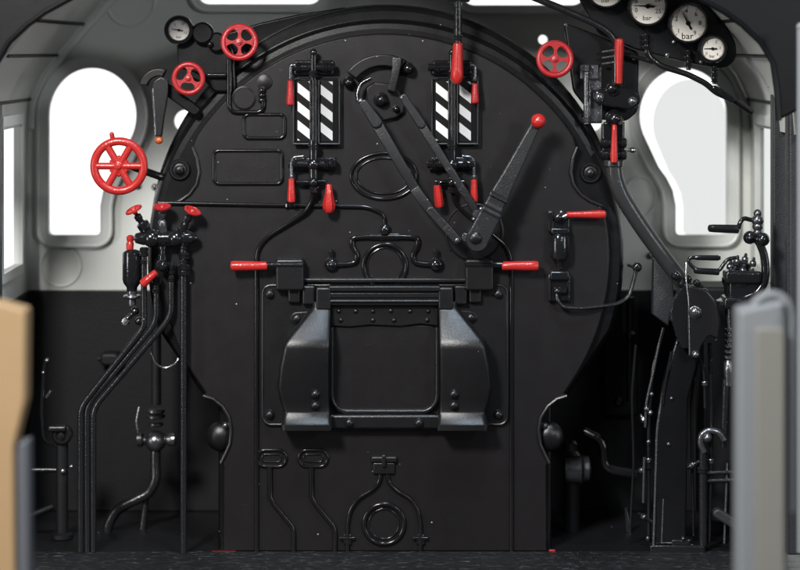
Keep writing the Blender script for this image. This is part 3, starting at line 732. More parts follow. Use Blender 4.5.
# ---------------------------------------------------------------- dial gauges
def gauge(cx, cy, r, d, lab, needle, nums, big, rc):
    ref(d)
    T = Thing('pressure_gauge', (cx, cy + r, d), lab, 'gauge', 'round pressure gauges with white dials')
    mb = MB(); mb.lathe((cx, cy, d + 16), (0, 0, -1), [(rc - 1, 0), (rc, 2), (rc, 14), (rc + .4, 17), (rc - .6, 19), (r + .6, 19.3), (r, 18), (r, 13.6)], 48); T.add('case', mb, FIT)
    mb = MB(); mb.lathe((cx, cy, d), (0, 0, -1), [(r - .1, -3), (r - .1, -.8), (0, -.8)], 48); dl = T.add('dial', mb, DIAL)
    z = d + .62
    mb = MB()
    for k in range(41):
        a = math.radians(135 + 270 * k / 40); major = k % 5 == 0
        r0 = r * (.86 if major else .91)
        w = r * (.018 if major else .008)
        c, s = math.cos(a), math.sin(a)
        q = [(cx + c * rr + s * ww, cy + s * rr - c * ww, z) for rr, ww in ((r0, w), (r0, -w), (r * .965, -w), (r * .965, w))]
        mb.F([mb.V(p) for p in q])
    T.add('scale_marks', mb, INK, dl)
    mb = MB()
    for t, a in nums:
        a = math.radians(a); mb.text(t, cx + r * .68 * math.cos(a), cy + r * .68 * math.sin(a), z - .05, r * .36)
    if nums: T.add('scale_numbers', mb, INK, dl)
    mb = MB(); mb.text('bar', cx - r * .03, cy + r * (.68 if not big else .74), z - .08, r * (.38 if not big else .52)); T.add('unit_text', mb, INK, dl)
    a = math.radians(needle); c, s = math.cos(a), math.sin(a)
    mb = MB()
    mb.prism([(cx + c * r * .78 + s * .12, cy + s * r * .78 - c * .12), (cx + c * r * .78 - s * .12, cy + s * r * .78 + c * .12), (cx - s * r * .05, cy + c * r * .05), (cx + s * r * .05, cy - c * r * .05)], z - 1.2, z - .5, 0)
    mb.bar((cx, cy), (cx - c * r * .34, cy - s * r * .34), r * .08, r * .13, z - 1.25, z - .5, 0)
    mb.lathe((cx, cy, z - .4), (0, 0, -1), [(r * .13, 0), (r * .13, 1), (0, 1.4)], 16); T.add('needle', mb, INK)
    return T
gauge(179, 30, 10.2, -6, 'small white gauge alone beside the upper left of boiler', 190, [('5', 235), ('10', 300), ('15', 25)], False, 14.5)
gauge(606, -12, 18, -20, 'white gauge cut off by the top picture edge, leftmost of row', 200, [('5', 190), ('10', 270)], False, 20.5)
gauge(647.5, 6, 17.6, -20, 'white gauge with horizontal needle, second in the right row', 183, [('0', 160), ('5', 205), ('10', 255), ('15', 292), ('20', 328), ('25', 26)], False, 20.5)
gauge(688, 23, 17.8, -20, 'white gauge with needle pointing up and large bar lettering', 242, [('1', 140), ('2', 200), ('4', 262), ('6', 312), ('8', 0), ('9', 55)], True, 20.5)
gauge(712.5, 48.5, 11.2, -20, 'smallest gauge at the lower right end of the row', 180, [('0', 140), ('1', 230), ('2', 300), ('3', 355), ('4', 50)], False, 14.5)
ref(0)
# left gauge bracket and the black valves around it
T = Thing('gauge_bracket', (205, 100, 8), 'black bracket block carrying the small left gauge and valves', 'bracket')
mb = MB(); mb.prism([(p.x, p.y) for p in fillet([(176, 40, 0), (196, 24, 0), (214, 34, 0), (226, 36, 0), (234, 50, 0), (236, 92, 0), (214, 92, 0), (198, 74, 0), (178, 68, 0)], 5, True)], 2, 30, 2); T.add('block', mb, BLK2)
mb = MB(); mb.lathe((203, 33, 4), (0, 0, -1), [(11, 0), (11, 10), (9, 12), (0, 12)], 24); mb.lathe((217, 42, 4), (0, 0, -1), [(10, 0), (10, 8), (8, 10), (0, 10)], 24); T.add('valve_body', mb, BLK2)
mb = MB(); mb.ball((211, 44, -8), 3); T.add('stem_ball', mb, FIT)
mb = MB(); mb.tube([(208, 75, -3), (226, 75, -3)], 2.5, n=10); T.add('valve_stem', mb, FIT)
mb = MB(); mb.tube([(230, 60, 2), (230, 88, -2), (229, 96, -1)], 2.4, n=10); T.add('pipe', mb, FIT)
# panel behind the right gauges
T = Thing('instrument_board', (650, 60, -4), 'curved black panel carrying the right row of gauges', 'panel')
P0 = fillet([(548, -60, 0), (586, 12, 0), (598, 34, 0), (640, 51, 0), (690, 63, 0), (722, 69, 0), (735, 62, 0), (736, 44, 0), (722, 20, 0), (700, -6, 0), (660, -50, 0)], 8, True)
mb = MB(); mb.prism([(p.x, p.y) for p in P0], -6, 4, 1.5); T.add('panel_plate', mb, BLK2)
for x, y, z in ((645, 34, 53), (687, 50, 70), (713, 66, 84)):
    mb = MB(); mb.tube([(x, y, -12), (x, z, -12)], 2.4, n=10)
    for k in range(3): joint(mb, (x, y + 3 + k * 5.5, -12), (0, 1, 0), 4.0, 4)
    T.add('gauge_pipe', mb, FIT)
mb = MB(); mb.tube([(645, 44, -12), (647, 56, -12), (660, 66, -12), (686, 74, -12), (704, 83, -12), (714, 92, -12), (735, 101, -8), (752, 112, 0)], 3.0, fil=5, n=12)
mb.tube([(612, 52, -8), (632, 56, -9), (652, 62, -11)], 2.2, fil=4, n=10); mb.bar((713, 88), (730, 99), 6, 7, -15, -9, 1.5); T.add('collector_pipe', mb, FIT)
for x, y in ((673, 42), (633, 58), (666, 55), (700, 62)):
    mb = MB(); mb.bolt(x, y, -7, 1.6, hexa=False); T.add('screw', mb, DSTEEL)

# ---------------------------------------------------------------- left quadrant lever
T = Thing('sander_lever', (157, 141, -8), 'black tapering lever with orange red ball, right of left window', 'lever')
mb = MB(); mb.prism(ell(160, 88, 20, n=12, a0=188, a1=292) + list(reversed(ell(160, 88, 11.5, n=12, a0=192, a1=290))), -12, -2, 1.5); T.add('arc_guide', mb, BLK)
mb = MB(); mb.prism([(153, 87), (156, 80), (163, 76), (170, 80), (170, 92), (163.5, 136), (157.5, 136)], -18, -12, 1.4); T.add('arm', mb, DOOR)
mb = MB(); mb.tube([(154.6, 88, -18), (157.4, 134, -18)], .9, n=6); T.add('edge_bead', mb, DSTEEL)
mb = MB(); mb.ball((160.5, 139.5, -15), 4.1); T.add('knob', mb, COPPER)
mb = MB(); mb.bar((166, 88), (195, 110), 12, 10, -6, 4, 1.5); T.add('cross_rod', mb, BLK2)

# ---------------------------------------------------------------- upper right steam valve with two red handles
ref(-12)
T = Thing('steam_valve', (615, 165, -10), 'black steam valve with two upright red handles and thick pipe', 'valve')
mb = MB(); mb.prism([(p.x, p.y) for p in fillet([(566, 22, 0), (598, 34, 0), (641, 52, 0), (640, 112, 0), (628, 122, 0), (598, 120, 0), (576, 92, 0)], 5, True)], 6, 30, 1.5); T.add('shade_back_plate', mb, BLK2)  # valve plate, extended left as a dark sheet for the shaded wall
mb = MB(); mb.prism([(p.x, p.y) for p in fillet([(594, 90, 0), (604, 88, 0), (616, 86, 0), (638, 90, 0), (641, 102, 0), (632, 110, 0), (606, 106, 0), (594, 102, 0)], 5, True)], -18, 2, 2.5); T.add('flange', mb, FIT)
for x, y in ((599, 97), (632, 101)):
    mb = MB(); mb.bolt(x, y, -18, 3.4, 3, False); T.add('bolt', mb, DSTEEL)
for y in (50, 56, 62):
    mb = MB(); mb.tube([(603, y + 2, -4), (615, y, -10)], 1.3, n=8); T.add('spring_wire', mb, DSTEEL)
mb = MB(); mb.tube([(618, 45, -6), (618, 90, -6)], 6, n=16); mb.ball((611, 88, -20), 5.6); mb.lathe((613, 90, -12), (0, 0, -1), [(7.5, 0), (7.5, 5), (5, 8)], 18); T.add('valve_body', mb, FIT)
mb = MB(); grip(mb, (618, 84, -22), (618.5, 38, -22), 3.6, 5.0); T.add('handle', mb, RED, label='upper red handle')
mb = MB(); mb.ball((614.5, 118, -18), 6.8); mb.lathe((614.5, 118, -10), (0, 0, -1), [(9, 0), (9, 5), (7, 8)], 20); mb.tube([(605, 124, -6), (605, 160, -6)], 3.2, n=12); mb.tube([(622, 122, -6), (622, 160, -6)], 3.4, n=12)
mb.box(604, 122, 624, 163, -9, 2, 2)
for y in (143, 155): mb.lathe((614, y, -9), (1, 0, 0), [(3.5, -13), (5, -12), (5, -6), (4, -5), (4, 6), (5, 7), (5, 12), (3.5, 13)], 14)
T.add('lower_body', mb, FIT)
mb = MB(); mb.lathe((627, 150, -11), (1, 0, 0), [(1.8, 0), (1.8, 3), (3.0, 4), (3.0, 7), (1.5, 9), (0, 9.3)], 12); T.add('cock', mb, STEEL)
mb = MB(); grip(mb, (613.5, 124, -22), (613, 163, -22), 2.6, 3.8); T.add('handle', mb, RED, label='lower thinner red handle')
mb = MB(); mb.tube([(614, 160, -8), (615, 178, -8), (622, 196, -6), (640, 224, 0), (662, 254, 8), (690, 290, 14)], 8.2, fil=22, n=22)
mb.lathe((614, 163, -8), (0, 1, 0), [(8.5, -3), (10, -2), (10, 3), (8.5, 4)], 20); T.add('main_pipe', mb, HOSE)
mb = MB(); mb.tube([(505, -14, -16), (560, 8, -16), (596, 24, -16), (610, 33, -16), (616, 44, -16)], 3.6, fil=10, n=14); T.add('feed_pipe', mb, PIPE)
mb = MB(); mb.tube([(587, 66, -6), (587, 124, -6)], 3.2, n=10); joint(mb, (587, 68, -6), (0, 1, 0), 5, 7); joint(mb, (587, 120, -6), (0, 1, 0), 4.6, 5); mb.box(581, 64, 600, 80, -2, 10, 2); mb.box(590, 66, 604, 124, 4, 14, 2); T.add('side_rod', mb, DSTEEL)

# ---------------------------------------------------------------- right small valve
ref(-9)
T = Thing('drain_valve', (558, 300, -6), 'small black valve with horizontal red handle on right of backhead', 'valve')
mb = MB(); mb.box(548, 211, 554, 232, -10, 0, 1.5); mb.box(553, 217, 570, 231, -8, 0, 2); mb.ball((558, 217, -12), 5); mb.box(551, 228, 569, 234, -13, 0, 1.5); T.add('top_bracket', mb, FIT)
mb = MB(); mb.lathe((559.5, 234, -10), (0, 1, 0), [(6, 0), (9.3, 1.5), (10, 4), (10, 20), (9, 24), (5, 27), (3.6, 29), (3.6, 34)], 22); T.add('cylinder', mb, FIT)
mb = MB(); mb.box(548, 274, 571, 302, -7, 0, 2, 2); mb.box(550, 271, 569, 280, -13, 0, 2); mb.tube([(550, 278, -9), (550, 300, -9)], 1.2, n=8); mb.tube([(569, 278, -9), (569, 300, -9)], 1.2, n=8)
mb.ball((557, 291, -10), 4); joint(mb, (563, 291, -9), (1, 0, 0), 3.6, 8); T.add('lower_body', mb, FIT)
mb = MB(); mb.tube([(557, 219, -12), (567, 214.5, -14)], 1.6, n=8); mb.ball((561, 212, -13), 2.4); T.add('handle_stem', mb, DSTEEL)
mb = MB(); grip(mb, (566, 214.3, -14), (606, 214, -14), 3.0, 4.4); T.add('handle', mb, RED)
mb = MB(); mb.tube([(556.5, 292, -10), (557, 300, -12), (563, 307, -12), (580, 308.5, -10), (618, 305.5, 0), (630, 299, 6), (634, 288, 8), (638.5, 270, 10)], 2.1, fil=8, n=12); T.add('outlet_pipe', mb, PIPE)
mb = MB(); mb.bolt(639, 269, 9, 3.6, 3, False); mb.tube([(639, 270, 8), (636, 272, 60)], 2, n=8); T.add('pipe_end', mb, FIT)

# ================================================================== LEFT LUBRICATOR CLUSTER
ref(-12)
T = Thing('steam_manifold', (165, 247, -10), 'black steam manifold with three small red wheels and red lever', 'manifold')
mb = MB()
prof = [(2, 0), (5, 2), (7, 9), (7.6, 22), (7.2, 34), (7.6, 50), (6.5, 58), (3, 63)]
mb.lathe((134, 238, -14), (1, -.01, 0), prof, 20); mb.ball((152, 238, -16), 9.2, sq=1.0); mb.ball((176, 238, -16), 8.6); mb.box(150, 231, 190, 246, -18, -4, 3); T.add('body', mb, FIT)
for (b, t, ax, sq) in (((148, 232, -14), (135, 210, -20), None, 0), ((163, 232, -14), (163, 207, -20), None, 0), ((180, 233, -14), (193, 211, -20), None, 0)):
    a = Vector(t) - Vector(b); L = a.length
    big = b[0] == 148
    mb = MB(); mb.lathe(b, a, [(4.6, 0), (4.6, 3), (6.4 if big else 4.4, 5), (6.4 if big else 4.4, 11), (3.2, 12.5), (3.2, 15), (4.0, 16), (4.0, L * .78), (2.0, L * .82), (2.0, L)], 8); s = T.add('valve_stem', mb, DSTEEL if b[0] == 163 else FIT)
    wx = Vector(t); axn = (a.normalized() + Vector((0, -.2, -.10))).normalized()
    mb = MB(); mb.lathe(wx - axn * 1, axn, [(0, -2.5), (2.2, -2.5), (2.6, -.5), (7.2, .6), (8.8, 1.2), (9, 2.8), (7.6, 3.4), (6.6, 2.5), (3, 2.2), (2.2, 3.6), (0, 4)], 22); T.add('wheel', mb, REDD if b[0] == 163 else RED, s)
mb = MB(); mb.lathe((163, 246, -15), (0, 1, 0), [(4, 0), (4, 3), (3, 4), (3, 8), (4.5, 9), (4.5, 14)], 10); mb.ball((163, 265, -18), 6.2); mb.lathe((163, 265, -22), (0, 0, -1), [(3.6, 0), (3.6, 4), (2, 5)], 12); T.add('cock', mb, FIT)
mb = MB(); grip(mb, (158, 270.5, -24), (142.5, 284, -24), 3.4, 4.6); T.add('handle', mb, RED, label='red lever pointing down left')
# the bundle of pipes going down, one object per pipe
for i, (pts, r, jy) in enumerate((
        ([(144, 247, -12), (144, 326, -12), (139, 334, -11), (84, 403, -8), (80, 412, -8), (80, 553.4, -8)], 3.1, 252),
        ([(156, 276, -10), (156, 318, -10), (152, 328, -10), (90, 402, -6), (86, 412, -6), (86.5, 553.4, -6)], 3.0, 281),
        ([(171, 262, -10), (171, 312, -10), (167, 322, -10), (97, 404, -6), (92.5, 414, -6), (92.5, 553.4, -6)], 3.0, 270))):
    mb = MB(); mb.tube(pts, r, fil=9, n=14); p = T.add('pipe', mb, PIPE)
    mb = MB(); x = pts[0][0]; joint(mb, (x, jy, pts[0][2]), (0, 1, 0), 4.6, 9); joint(mb, (x, jy + 10, pts[0][2]), (0, 1, 0), 3.9, 4); T.add('union_nut', mb, FIT, p)
mb = MB(); mb.tube([(183.5, 238, -12), (183.5, 553.4, -12)], 3.4, n=14); p = T.add('pipe', mb, PIPE)
mb = MB(); joint(mb, (184, 256, -12), (0, 1, 0), 5.5, 7); joint(mb, (184, 270, -12), (0, 1, 0), 6.4, 11); joint(mb, (184, 263, -12), (0, 1, 0), 4, 5); joint(mb, (184, 247, -12), (0, 1, 0), 4, 6); T.add('union_nut', mb, FIT, p)
T = Thing('lubricator', (131, 330, 0), 'black oil cup with a small red cap, left of the pipes', 'oil cup')
mb = MB(); mb.lathe((131, 250, -4), (0, 1, 0), [(4, 0), (7, 1), (9.2, 3), (9.5, 6), (9.5, 30), (8.5, 34), (5.5, 38), (5, 42)], 24); T.add('cup', mb, FIT)
mb = MB(); mb.lathe((129, 250, -6), (.05, -1, 0), [(3.6, 0), (3.9, 6), (3.0, 8), (3.8, 10), (3.8, 13), (2, 14.5), (0, 14.8)], 16); T.add('cap', mb, RED)
mb = MB(); mb.lathe((131, 292, -4), (0, 1, 0), [(5, 0), (5, 3), (8.5, 4), (9, 5.5), (8, 7), (4, 8), (4, 14)], 20); T.add('base_flange', mb, DSTEEL)
mb = MB(); mb.ball((134, 312, -4), 4.4); mb.tube([(134, 312, -4), (124, 322, -6)], 2.6, n=10); mb.ball((138, 322, -4), 4.2); mb.ball((144, 327, -9), 2.8); T.add('cock', mb, FIT)
mb = MB(); mb.lathe((125.5, 322, -7), (-.25, .1, -1), [(3.6, 0), (4, 2), (3.4, 3.4), (0, 4)], 16); T.add('end_cap', mb, STEEL, label='bright polished end cap')

# ================================================================== LOWER LEFT, in the dark behind the pipes
ref(110)
T = Thing('injector', (156, 560, 110), 'dark injector valve with shiny joints in the shadow at lower left', 'valve')
mb = MB(); mb.tube([(156, 300, 112), (156, 405, 112)], 5.0, n=14); T.add('upper_pipe', mb, LOWER)
mb = MB()
for y, r in ((411, 9), (416, 9.5), (424, 7.5)): mb.lathe((156, y, 108), (0, 1, 0), [(r - 2, -2.2), (r, -1), (r, 1), (r - 2, 2.2)], 18)
T.add('collar', mb, DSTEEL)
mb = MB(); mb.lathe((137, 439, 106), (1, 0, 0), [(4, 0), (7, 1), (7.5, 5), (5, 8), (6.5, 12), (8, 19), (6.5, 26), (5, 30), (6.5, 32), (6.5, 38), (4, 40)], 18); mb.ball((156, 440, 104), 11); T.add('valve_body', mb, DSTEEL)
mb = MB(); mb.tube([(140, 406, 104), (137, 420, 104), (139, 432, 104)], 1.2, fil=4, n=8); T.add('lifting_wire', mb, DSTEEL)
mb = MB(); mb.tube([(156, 450, 106), (156, 466, 104), (157, 478, 102), (150, 492, 100), (134, 499, 98), (118, 507, 96), (110, 522, 94), (109, 532, 94)], 5.2, fil=9, n=16); T.add('overflow_pipe', mb, PIPE)
mb = MB(); mb.tube([(147, 496, 106), (143, 530, 106)], 2.4, n=10, r1=4.0); T.add('drain_pipe', mb, PIPE)
ref(60)
mb = MB(); mb.tube([(151, 352, 60), (156, 364, 60), (165, 369, 60), (176, 364, 60), (180, 355, 60)], 1.0, fil=7, n=8)
single('wire_loop', mb, STEEL, (165, 369, 60), 'thin bright curved wire hanging between the left pipes', 'wire')
ref(60)
T = Thing('handbrake_stand', (62, 538, 60), 'dark handbrake stand with a curved shiny lever at far lower left', 'brake stand')
mb = MB(); mb.tube([(62, 430, 60), (62, 538, 60)], 6.2, n=16); mb.lathe((62, 538, 60), (0, -1, 0), [(11, 0), (11, 4), (7, 6)], 18); T.add('column', mb, LOWER)
mb = MB(); mb.tube([(49, 358, 56), (45, 364, 56), (43.5, 385, 56), (42, 410, 56), (44, 440, 58), (56, 446, 60)], 2.0, fil=8, n=10); T.add('lever', mb, FIT)
for q in (1, 2, 3):
    mb = MB()
    if q == 1: mb.ball((47.5, 360, 55), 2.8)
    elif q == 2: mb.ball((44, 372, 55), 2.2)
    else: mb.tube([(47, 397, 55), (52, 390, 55)], 1.8, n=8)
    T.add('catch', mb, DSTEEL)
mb = MB(); mb.lathe((63, 434, 62), (0, 0, -1), [(10, 0), (10, 10), (8, 12), (6, 12), (5.5, 10), (3, 10), (3, 14), (0, 14.5)], 24); mb.box(50, 424, 68, 430, 46, 60, 2); T.add('head', mb, DOOR)
mb = MB(); mb.tube([(20, 470, 60), (68, 470, 60)], 2.4, n=10); T.add('linkage_rod', mb, PIPE)
mb = MB(); mb.tube([(20, 520, 60), (54, 506, 60)], 3.0, n=10); T.add('linkage_rod', mb, PIPE)
mb = MB(); mb.ball((64, 470, 53), 3); mb.ball((72, 466, 56), 2.4); T.add('pin', mb, DSTEEL)
ref(150)
mb = MB(); mb.box(97, 356, 117, 369, 170, 197, 3, 5); mb.tube([(95, 362, 176), (112, 362, 176)], 3, n=10)
single('wall_lug', mb, LOWER, (107, 362, 190), 'dim dark lug on the black wall between the slanting pipes', 'lug')

# ================================================================== LOWER RIGHT behind the backhead
ref(90)
T = Thing('blowdown_valve', (575, 540, 90), 'blurred dark cylinder valve just right of the backhead foot', 'valve')
mb = MB(); mb.lathe((563, 470, 96), (1, 0, 0), [(9, 0), (15, 2), (16, 6), (16, 18), (13, 21), (13, 26), (8, 28)], 24); T.add('valve_body', mb, DSTEEL)
mb = MB(); mb.tube([(572, 480, 96), (572, 535, 96)], 8, n=16); T.add('lower_pipe', mb, LOWER)
mb = MB(); mb.lathe((571, 441, 94), (0, 1, 0), [(5, 0), (8, 3), (8, 10), (12, 14)], 18); T.add('bonnet', mb, FIT)
mb = MB(); mb.tube([(626, 508, 92), (629, 532, 92)], 1.6, n=10, r1=4.0); T.add('drain_spout', mb, PIPE)
mb = MB(); mb.tube([(586, 436, 120), (606, 446, 120), (606, 474, 120), (640, 480, 120)], 5, fil=12, n=12); T.add('elbow_pipe', mb, FIT)
ref(160)
T = Thing('wall_box', (640, 511, 180), 'dim black box and pipe on the dark wall behind the reverser stand', 'box')
mb = MB(); mb.box(604, 300, 640, 420, 176, 197, 4); T.add('box_body', mb, LOWER)
mb = MB(); mb.tube([(629, 296, 150), (629, 400, 150)], 4, n=12); mb.ball((629, 334, 148), 5.5); mb.ball((618, 400, 150), 6); T.add('pipe', mb, FIT)

# ================================================================== REVERSER
ref(-10)
T = Thing('reverser_stand', (678, 556, -10), 'tall black reverser stand with toothed quadrant, lower right of backhead', 'reverser stand')
col = [(676, 300), (704, 302), (706, 340), (698, 366), (689, 400), (687, 546), (655, 546), (658, 430), (666, 384), (681, 336)]
mb = MB(); mb.prism(col, -4, 22, 2); T.add('column', mb, BLK2)
mb = MB(); mb.tube([(680, 336, -4), (665, 384, -4), (657.5, 430, -4), (654, 546, -4)], 1.3, fil=10, n=8); mb.tube([(664, 500, -4), (662, 544, -4), (687, 545, -4)], .8, n=8); T.add('edge_flange', mb, DSTEEL)
mb = MB(); mb.tube([(661, 345, 6), (655, 375, 6), (648, 405, 6), (647, 430, 6)], 1.5, fil=8, n=8); mb.ball((648, 411, 4), 3); mb.ball((652, 415, 4), 3); mb.tube([(646, 460, 6), (645, 506, 6)], 1.5, n=8); T.add('side_rod', mb, DSTEEL)
for x, y, q in ((653, 396, 1.6), (672, 399, 1.1), (650, 444, 1.7), (669, 445, 1.3), (649, 541, 1.4)):
    mb = MB(); mb.bolt(x, y, -5 if x > 660 else 2, q, 1.5, False); T.add('screw', mb, DSTEEL)
for pts in ([(672, 352, -6), (664, 392, -6), (663, 405, -6)], [(700, 362, 8), (694, 398, 8), (694, 440, 8), (696, 540, 8)], [(640, 350, 30), (636, 400, 30), (638, 470, 30), (634, 544, 30)]):
    mb = MB(); mb.tube(pts, 1.5, fil=10, n=8); T.add('side_rod', mb, FIT)
for pts in ([(666, 330, 10), (655, 372, 10), (651, 420, 10), (651, 546, 10)], [(700, 356, 2), (706, 372, 2), (707, 410, 2)], [(712, 345, 6), (714, 420, 6), (711, 546, 6)], [(644, 420, 20), (651, 432, 12)], [(640, 478, 20), (653, 470, 6)], [(642, 520, 20), (655, 526, 4)], [(688, 470, 0), (703, 462, 0)]):
    mb = MB(); mb.tube(pts, 2.0, fil=8, n=10); p = T.add('conduit', mb, FIT)
    q0, q1 = Vector(pts[-2]), Vector(pts[-1])
    mb = MB(); joint(mb, q0.lerp(q1, .35), q1 - q0, 3.3, 5); T.add('union_nut', mb, DSTEEL, p)
mb = MB(); mb.box(650, 546, 706, 556, -8, 26, 2); mb.box(672, 541, 692, 547, -6, 10, 1.5); mb.ball((684, 540, -5), 2.6); mb.ball((690, 542, -5), 2); T.add('foot', mb, FIT)
# quadrant with teeth down both sides
teeth = []
L = [(684, 284), (677, 294), (672, 304), (671, 318), (675, 332), (682, 348)]
Rr = [(694, 286), (698, 296), (700, 308), (700, 322), (698, 336), (692, 348)]
def zig(P, amp):
    o = []
    for a, b in zip(P, P[1:]):
        a, b = Vector(a), Vector(b)
        for k in range(3):
            p = a + (b - a) * k / 3; q = a + (b - a) * (k + .5) / 3; o += [(p.x, p.y), (q.x + amp * random.uniform(.1, .9), q.y)]
    return o + [P[-1]]
mb = MB(); mb.prism(zig(L, -3) + list(reversed(zig(Rr, 3))), -14, -3, .8); T.add('quadrant', mb, FIT)
ref(0)
for a, b, c, d in ((212, 551, 236, 552), (549, 549.5, 555, 552)):
    mb = MB(); mb.box(a, b, c, d - .3, -2.4, -.2, .4); TB.add('paint_strip', mb, REDD, label='thin red paint trace along the foot')
ref(-10)
mb = MB(); mb.prism([(p.x, p.y) for p in fillet([(687, 284, 0), (704, 289, 0), (716, 303, 0), (719, 322, 0), (717, 338, 0), (708, 334, 0), (700, 345, 0), (697, 358, 0), (689, 358, 0), (686, 330, 0)], 3, True)], -20, -15, 1.5); T.add('locking_plate', mb, DOOR)
mb = MB(); mb.tube([(705, 292, -12), (716, 305, -12), (719, 324, -12), (716, 340, -12)], 1.8, fil=6, n=8); T.add('plate_rim', mb, DSTEEL)
mb = MB(); mb.tube([(685.5, 262, -16), (684.5, 280, -20), (687, 300, -21), (688, 354, -21)], .85, fil=8, n=8); T.add('latch_rod', mb, DSTEEL)
mb = MB(); mb.bolt(694, 311, -20, 4.6, 3.5); T.add('bolt', mb, DSTEEL)
mb = MB(); mb.ball((694, 353, -21), 4.0); T.add('end_nut', mb, DSTEEL)
for x, y, r in ((676, 276, 5), (682, 284, 4), (688, 279, 4.5), (697, 283, 4), (705, 292, 3.5)):
    mb = MB(); mb.ball((x, y, -8), r); mb.lathe((x, y, -10), (0, 0, -1), [(r * .6, 0), (r * .6, r), (0, r + 1)], 6); T.add('clamp_nut', mb, FIT)
mb = MB(); mb.prism([(657, 262), (676, 276), (678, 300), (672, 330), (656, 318)], 20, 34, 2); T.add('back_cheek', mb, POST)
# brake valve on top
ref(-20)
T = Thing('brake_valve', (743, 306, -20), 'glossy black drivers brake valve with curved arm and grips, right side', 'brake valve')
mb = MB(); mb.lathe((741, 305, -12), (0, -1, 0), [(24, 0), (24, 4), (15, 8), (16, 18), (18, 22), (18, 27), (13, 30), (11, 36), (12, 40), (6, 44)], 28); T.add('body', mb, FIT)
mb = MB()
for x, y in ((729, 268), (736, 263), (744, 261), (752, 265), (733, 274), (742, 272), (751, 276)): mb.lathe((x, y, -24), (.1, -1, -.5), [(3.4, 0), (3.4, 4), (2, 5), (1.4, 9), (0, 9.5)], 8)
T.add('top_studs', mb, DSTEEL)
mb = MB(); mb.box(724, 270, 760, 283, -32, -10, 3); mb.box(728, 280, 758, 300, -28, -10, 3); mb.box(722, 296, 764, 308, -34, -6, 3); T.add('mounting_block', mb, FIT)
mb = MB(); mb.tube([(751, 236, -24), (758, 241, -24), (763, 252, -24), (765.5, 268, -24), (763, 284, -24), (755, 294, -24), (745, 298, -24)], 3.8, fil=10, n=14, r1=5); T.add('curved_arm', mb, FIT)
mb = MB(); mb.ball((749, 237, -25), 6.8); mb.ball((748, 237, -32), 3); mb.ball((762, 239, -25), 7.0); T.add('arm_head', mb, FIT)
mb = MB(); mb.tube([(757, 236, -24), (757, 212, -24)], 2.6, n=10)
for y, r in ((213, 4.2), (220, 6.2), (226, 5.4), (232, 4.5)): mb.ball((757, y, -24), r, sq=1.0)
T.add('knob_stack', mb, DSTEEL)
mb = MB(); mb.tube([(756, 220, -24), (750, 219.5, -24), (743, 217.5, -26), (739, 221, -28), (737, 228, -28)], 2.3, fil=4, n=12); T.add('upper_crank', mb, FIT)
mb = MB(); grip(mb, (738, 228.5, -28), (706.5, 227.5, -28), 4.4, 4.0); T.add('upper_grip', mb, FIT)
mb = MB(); mb.tube([(737, 257, -26), (727, 258, -28), (722, 263, -30), (718, 270, -30), (694, 268.5, -30), (688, 262, -30), (688, 256.5, -30), (719, 257, -30)], 2.0, fil=4, n=12); T.add('lower_crank', mb, FIT)
mb = MB(); grip(mb, (718, 271, -30), (692, 269.5, -30), 3.4, 3.2); mb2 = T.add('lower_grip', mb, FIT)
mb = MB(); grip(mb, (718, 257, -30), (692, 256.5, -30), 2.8, 2.6); T.add('lower_grip', mb, FIT)
# pipework beneath it
ref(0)
T = Thing('brake_pipework', (712, 550, 0), 'dark brake pipes with bright joints under the brake valve', 'pipes')
mb = MB(); mb.tube([(728, 306, 4), (729, 345, 4)], 2.4, n=10)
for k in range(6): mb.lathe((728.5, 330 + k * 5.5, 2), (0, 1, 0), [(2.6, -1.8), (4, -.8), (4, .8), (2.6, 1.8)], 12)
mb.lathe((729, 360, 3), (0, 1, 0), [(3, 0), (5, 3), (5, 14), (4, 20), (4, 26)], 14); T.add('jointed_pipe', mb, DSTEEL)
mb = MB(); mb.tube([(727, 380, 5), (725, 425, 5), (724, 448, 5)], 4.0, n=12, r1=3); T.add('riser', mb, PIPE)
mb = MB(); mb.tube([(703, 546, 0), (703, 450, 0)], 4.2, n=14); joint(mb, (702.5, 470, 0), (0, 1, 0), 5.5, 6); T.add('lower_pipe', mb, PIPE)
mb = MB(); mb.tube([(704, 452, -2), (700, 444, -2), (701, 434, -2), (708, 430, -2), (718, 431, -2), (724, 440, -2)], 3.4, fil=6, n=12); mb.ball((707, 437, -4), 5); T.add('elbow', mb, DSTEEL)
for y in (474, 482):
    mb = MB(); mb.tube([(706, y, 4), (745, y - 1.5, 4)], 2.4, n=10); T.add('cross_pipe', mb, PIPE)
mb = MB(); mb.bar((718, 514), (744, 530), 10, 10, -2, 8, 2); T.add('slanting_bar', mb, POST)
mb = MB(); mb.tube([(728, 464, 6), (725, 545, 6)], 1.2, n=8); T.add('thin_rod', mb, DSTEEL)
ref(-60)
mb = MB(); mb.box(720, 300, 770, 550, 60, 120, 4)
single('side_cabinet', mb, LOWER, (745, 550, 90), 'plain black cabinet hidden in shadow behind the right door', 'cabinet')

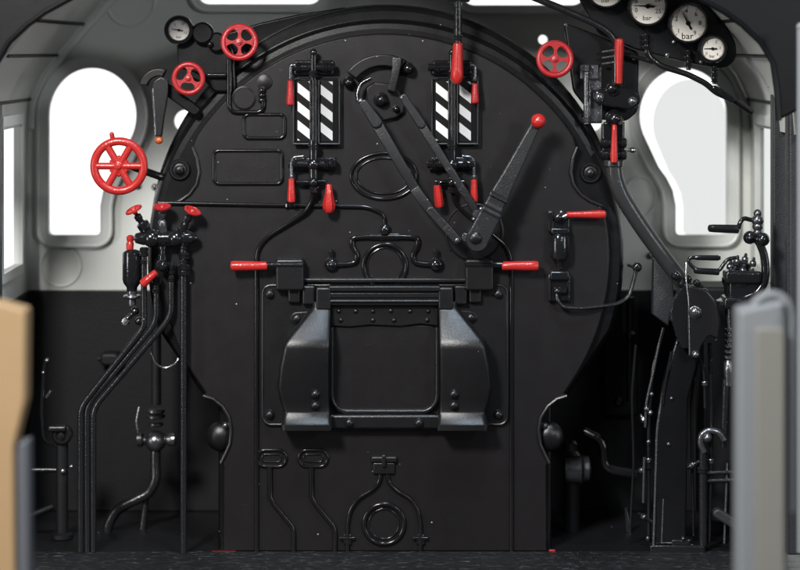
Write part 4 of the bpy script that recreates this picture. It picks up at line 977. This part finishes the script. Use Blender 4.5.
# ================================================================== LIGHT, CAMERA
w = bpy.data.worlds.new('World'); bpy.context.scene.world = w; w.use_nodes = True
nt = w.node_tree; n = nt.nodes; l = nt.links
bg = n['Background']
tc = n.new('ShaderNodeTexCoord'); sp = n.new('ShaderNodeSeparateXYZ'); l.new(tc.outputs['Generated'], sp.inputs['Vector'])
cr = n.new('ShaderNodeValToRGB')
cr.color_ramp.elements[0].position = .60; cr.color_ramp.elements[0].color = (.035, .038, .045, 1)
cr.color_ramp.elements[1].position = .80; cr.color_ramp.elements[1].color = (1, 1, 1, 1)
mp = n.new('ShaderNodeMapRange'); mp.inputs['From Min'].default_value = -1; mp.inputs['From Max'].default_value = 1
l.new(sp.outputs['Y'], mp.inputs['Value']); l.new(mp.outputs['Result'], cr.inputs['Fac']); l.new(cr.outputs['Color'], bg.inputs['Color'])
bg.inputs['Strength'].default_value = 1.45

def area(name, loc, target, size, power, col=(1, 1, 1), sy=None):
    li = bpy.data.lights.new(name, 'AREA'); li.energy = power; li.color = col; li.size = size
    if sy: li.shape = 'RECTANGLE'; li.size_y = sy
    o = bpy.data.objects.new(name, li); C.objects.link(o); o.location = loc
    o.rotation_euler = (Vector(target) - Vector(loc)).to_track_quat('-Z', 'Y').to_euler(); return o
area('softbox_key', (-2.5, -6.3, 5.0), (0, 0, .9), 1.1, 740, (1, .985, .96))
area('softbox_fill', (3.6, -6.5, 3.2), (0, 0, .7), .7, 90, (.93, .96, 1))

area('softbox_top', (.5, -2.7, 5.6), (0, 0, .7), .7, 165, (.72, .86, 1))

area('softbox_left', (-6.0, -4.2, 1.2), (0, 0, .9), .8, 105, (1, 1, 1), 2.2)
area('softbox_right', (6.4, -3.6, 1.6), (0, 0, .9), .7, 60, (.95, .98, 1), 2.2)
cam = bpy.data.cameras.new('camera'); co = bpy.data.objects.new('camera', cam); C.objects.link(co)
ref(0)
co.location = (0, -D * U, (552 - EY) * U); co.rotation_euler = (PI / 2, 0, 0)
cam.sensor_width = 36; cam.lens = 36 * D / 800; cam.shift_y = -(285 - EY) / 800
cam.clip_start = .05; cam.clip_end = 200
cam.dof.use_dof = True; cam.dof.focus_distance = (D - 12) * U; cam.dof.aperture_fstop = 0.74
s = bpy.context.scene; s.camera = co
s.view_settings.view_transform = 'Standard'; s.view_settings.look = 'None'; s.view_settings.exposure = 0; s.view_settings.gamma = 1
s.cycles.use_denoising = True
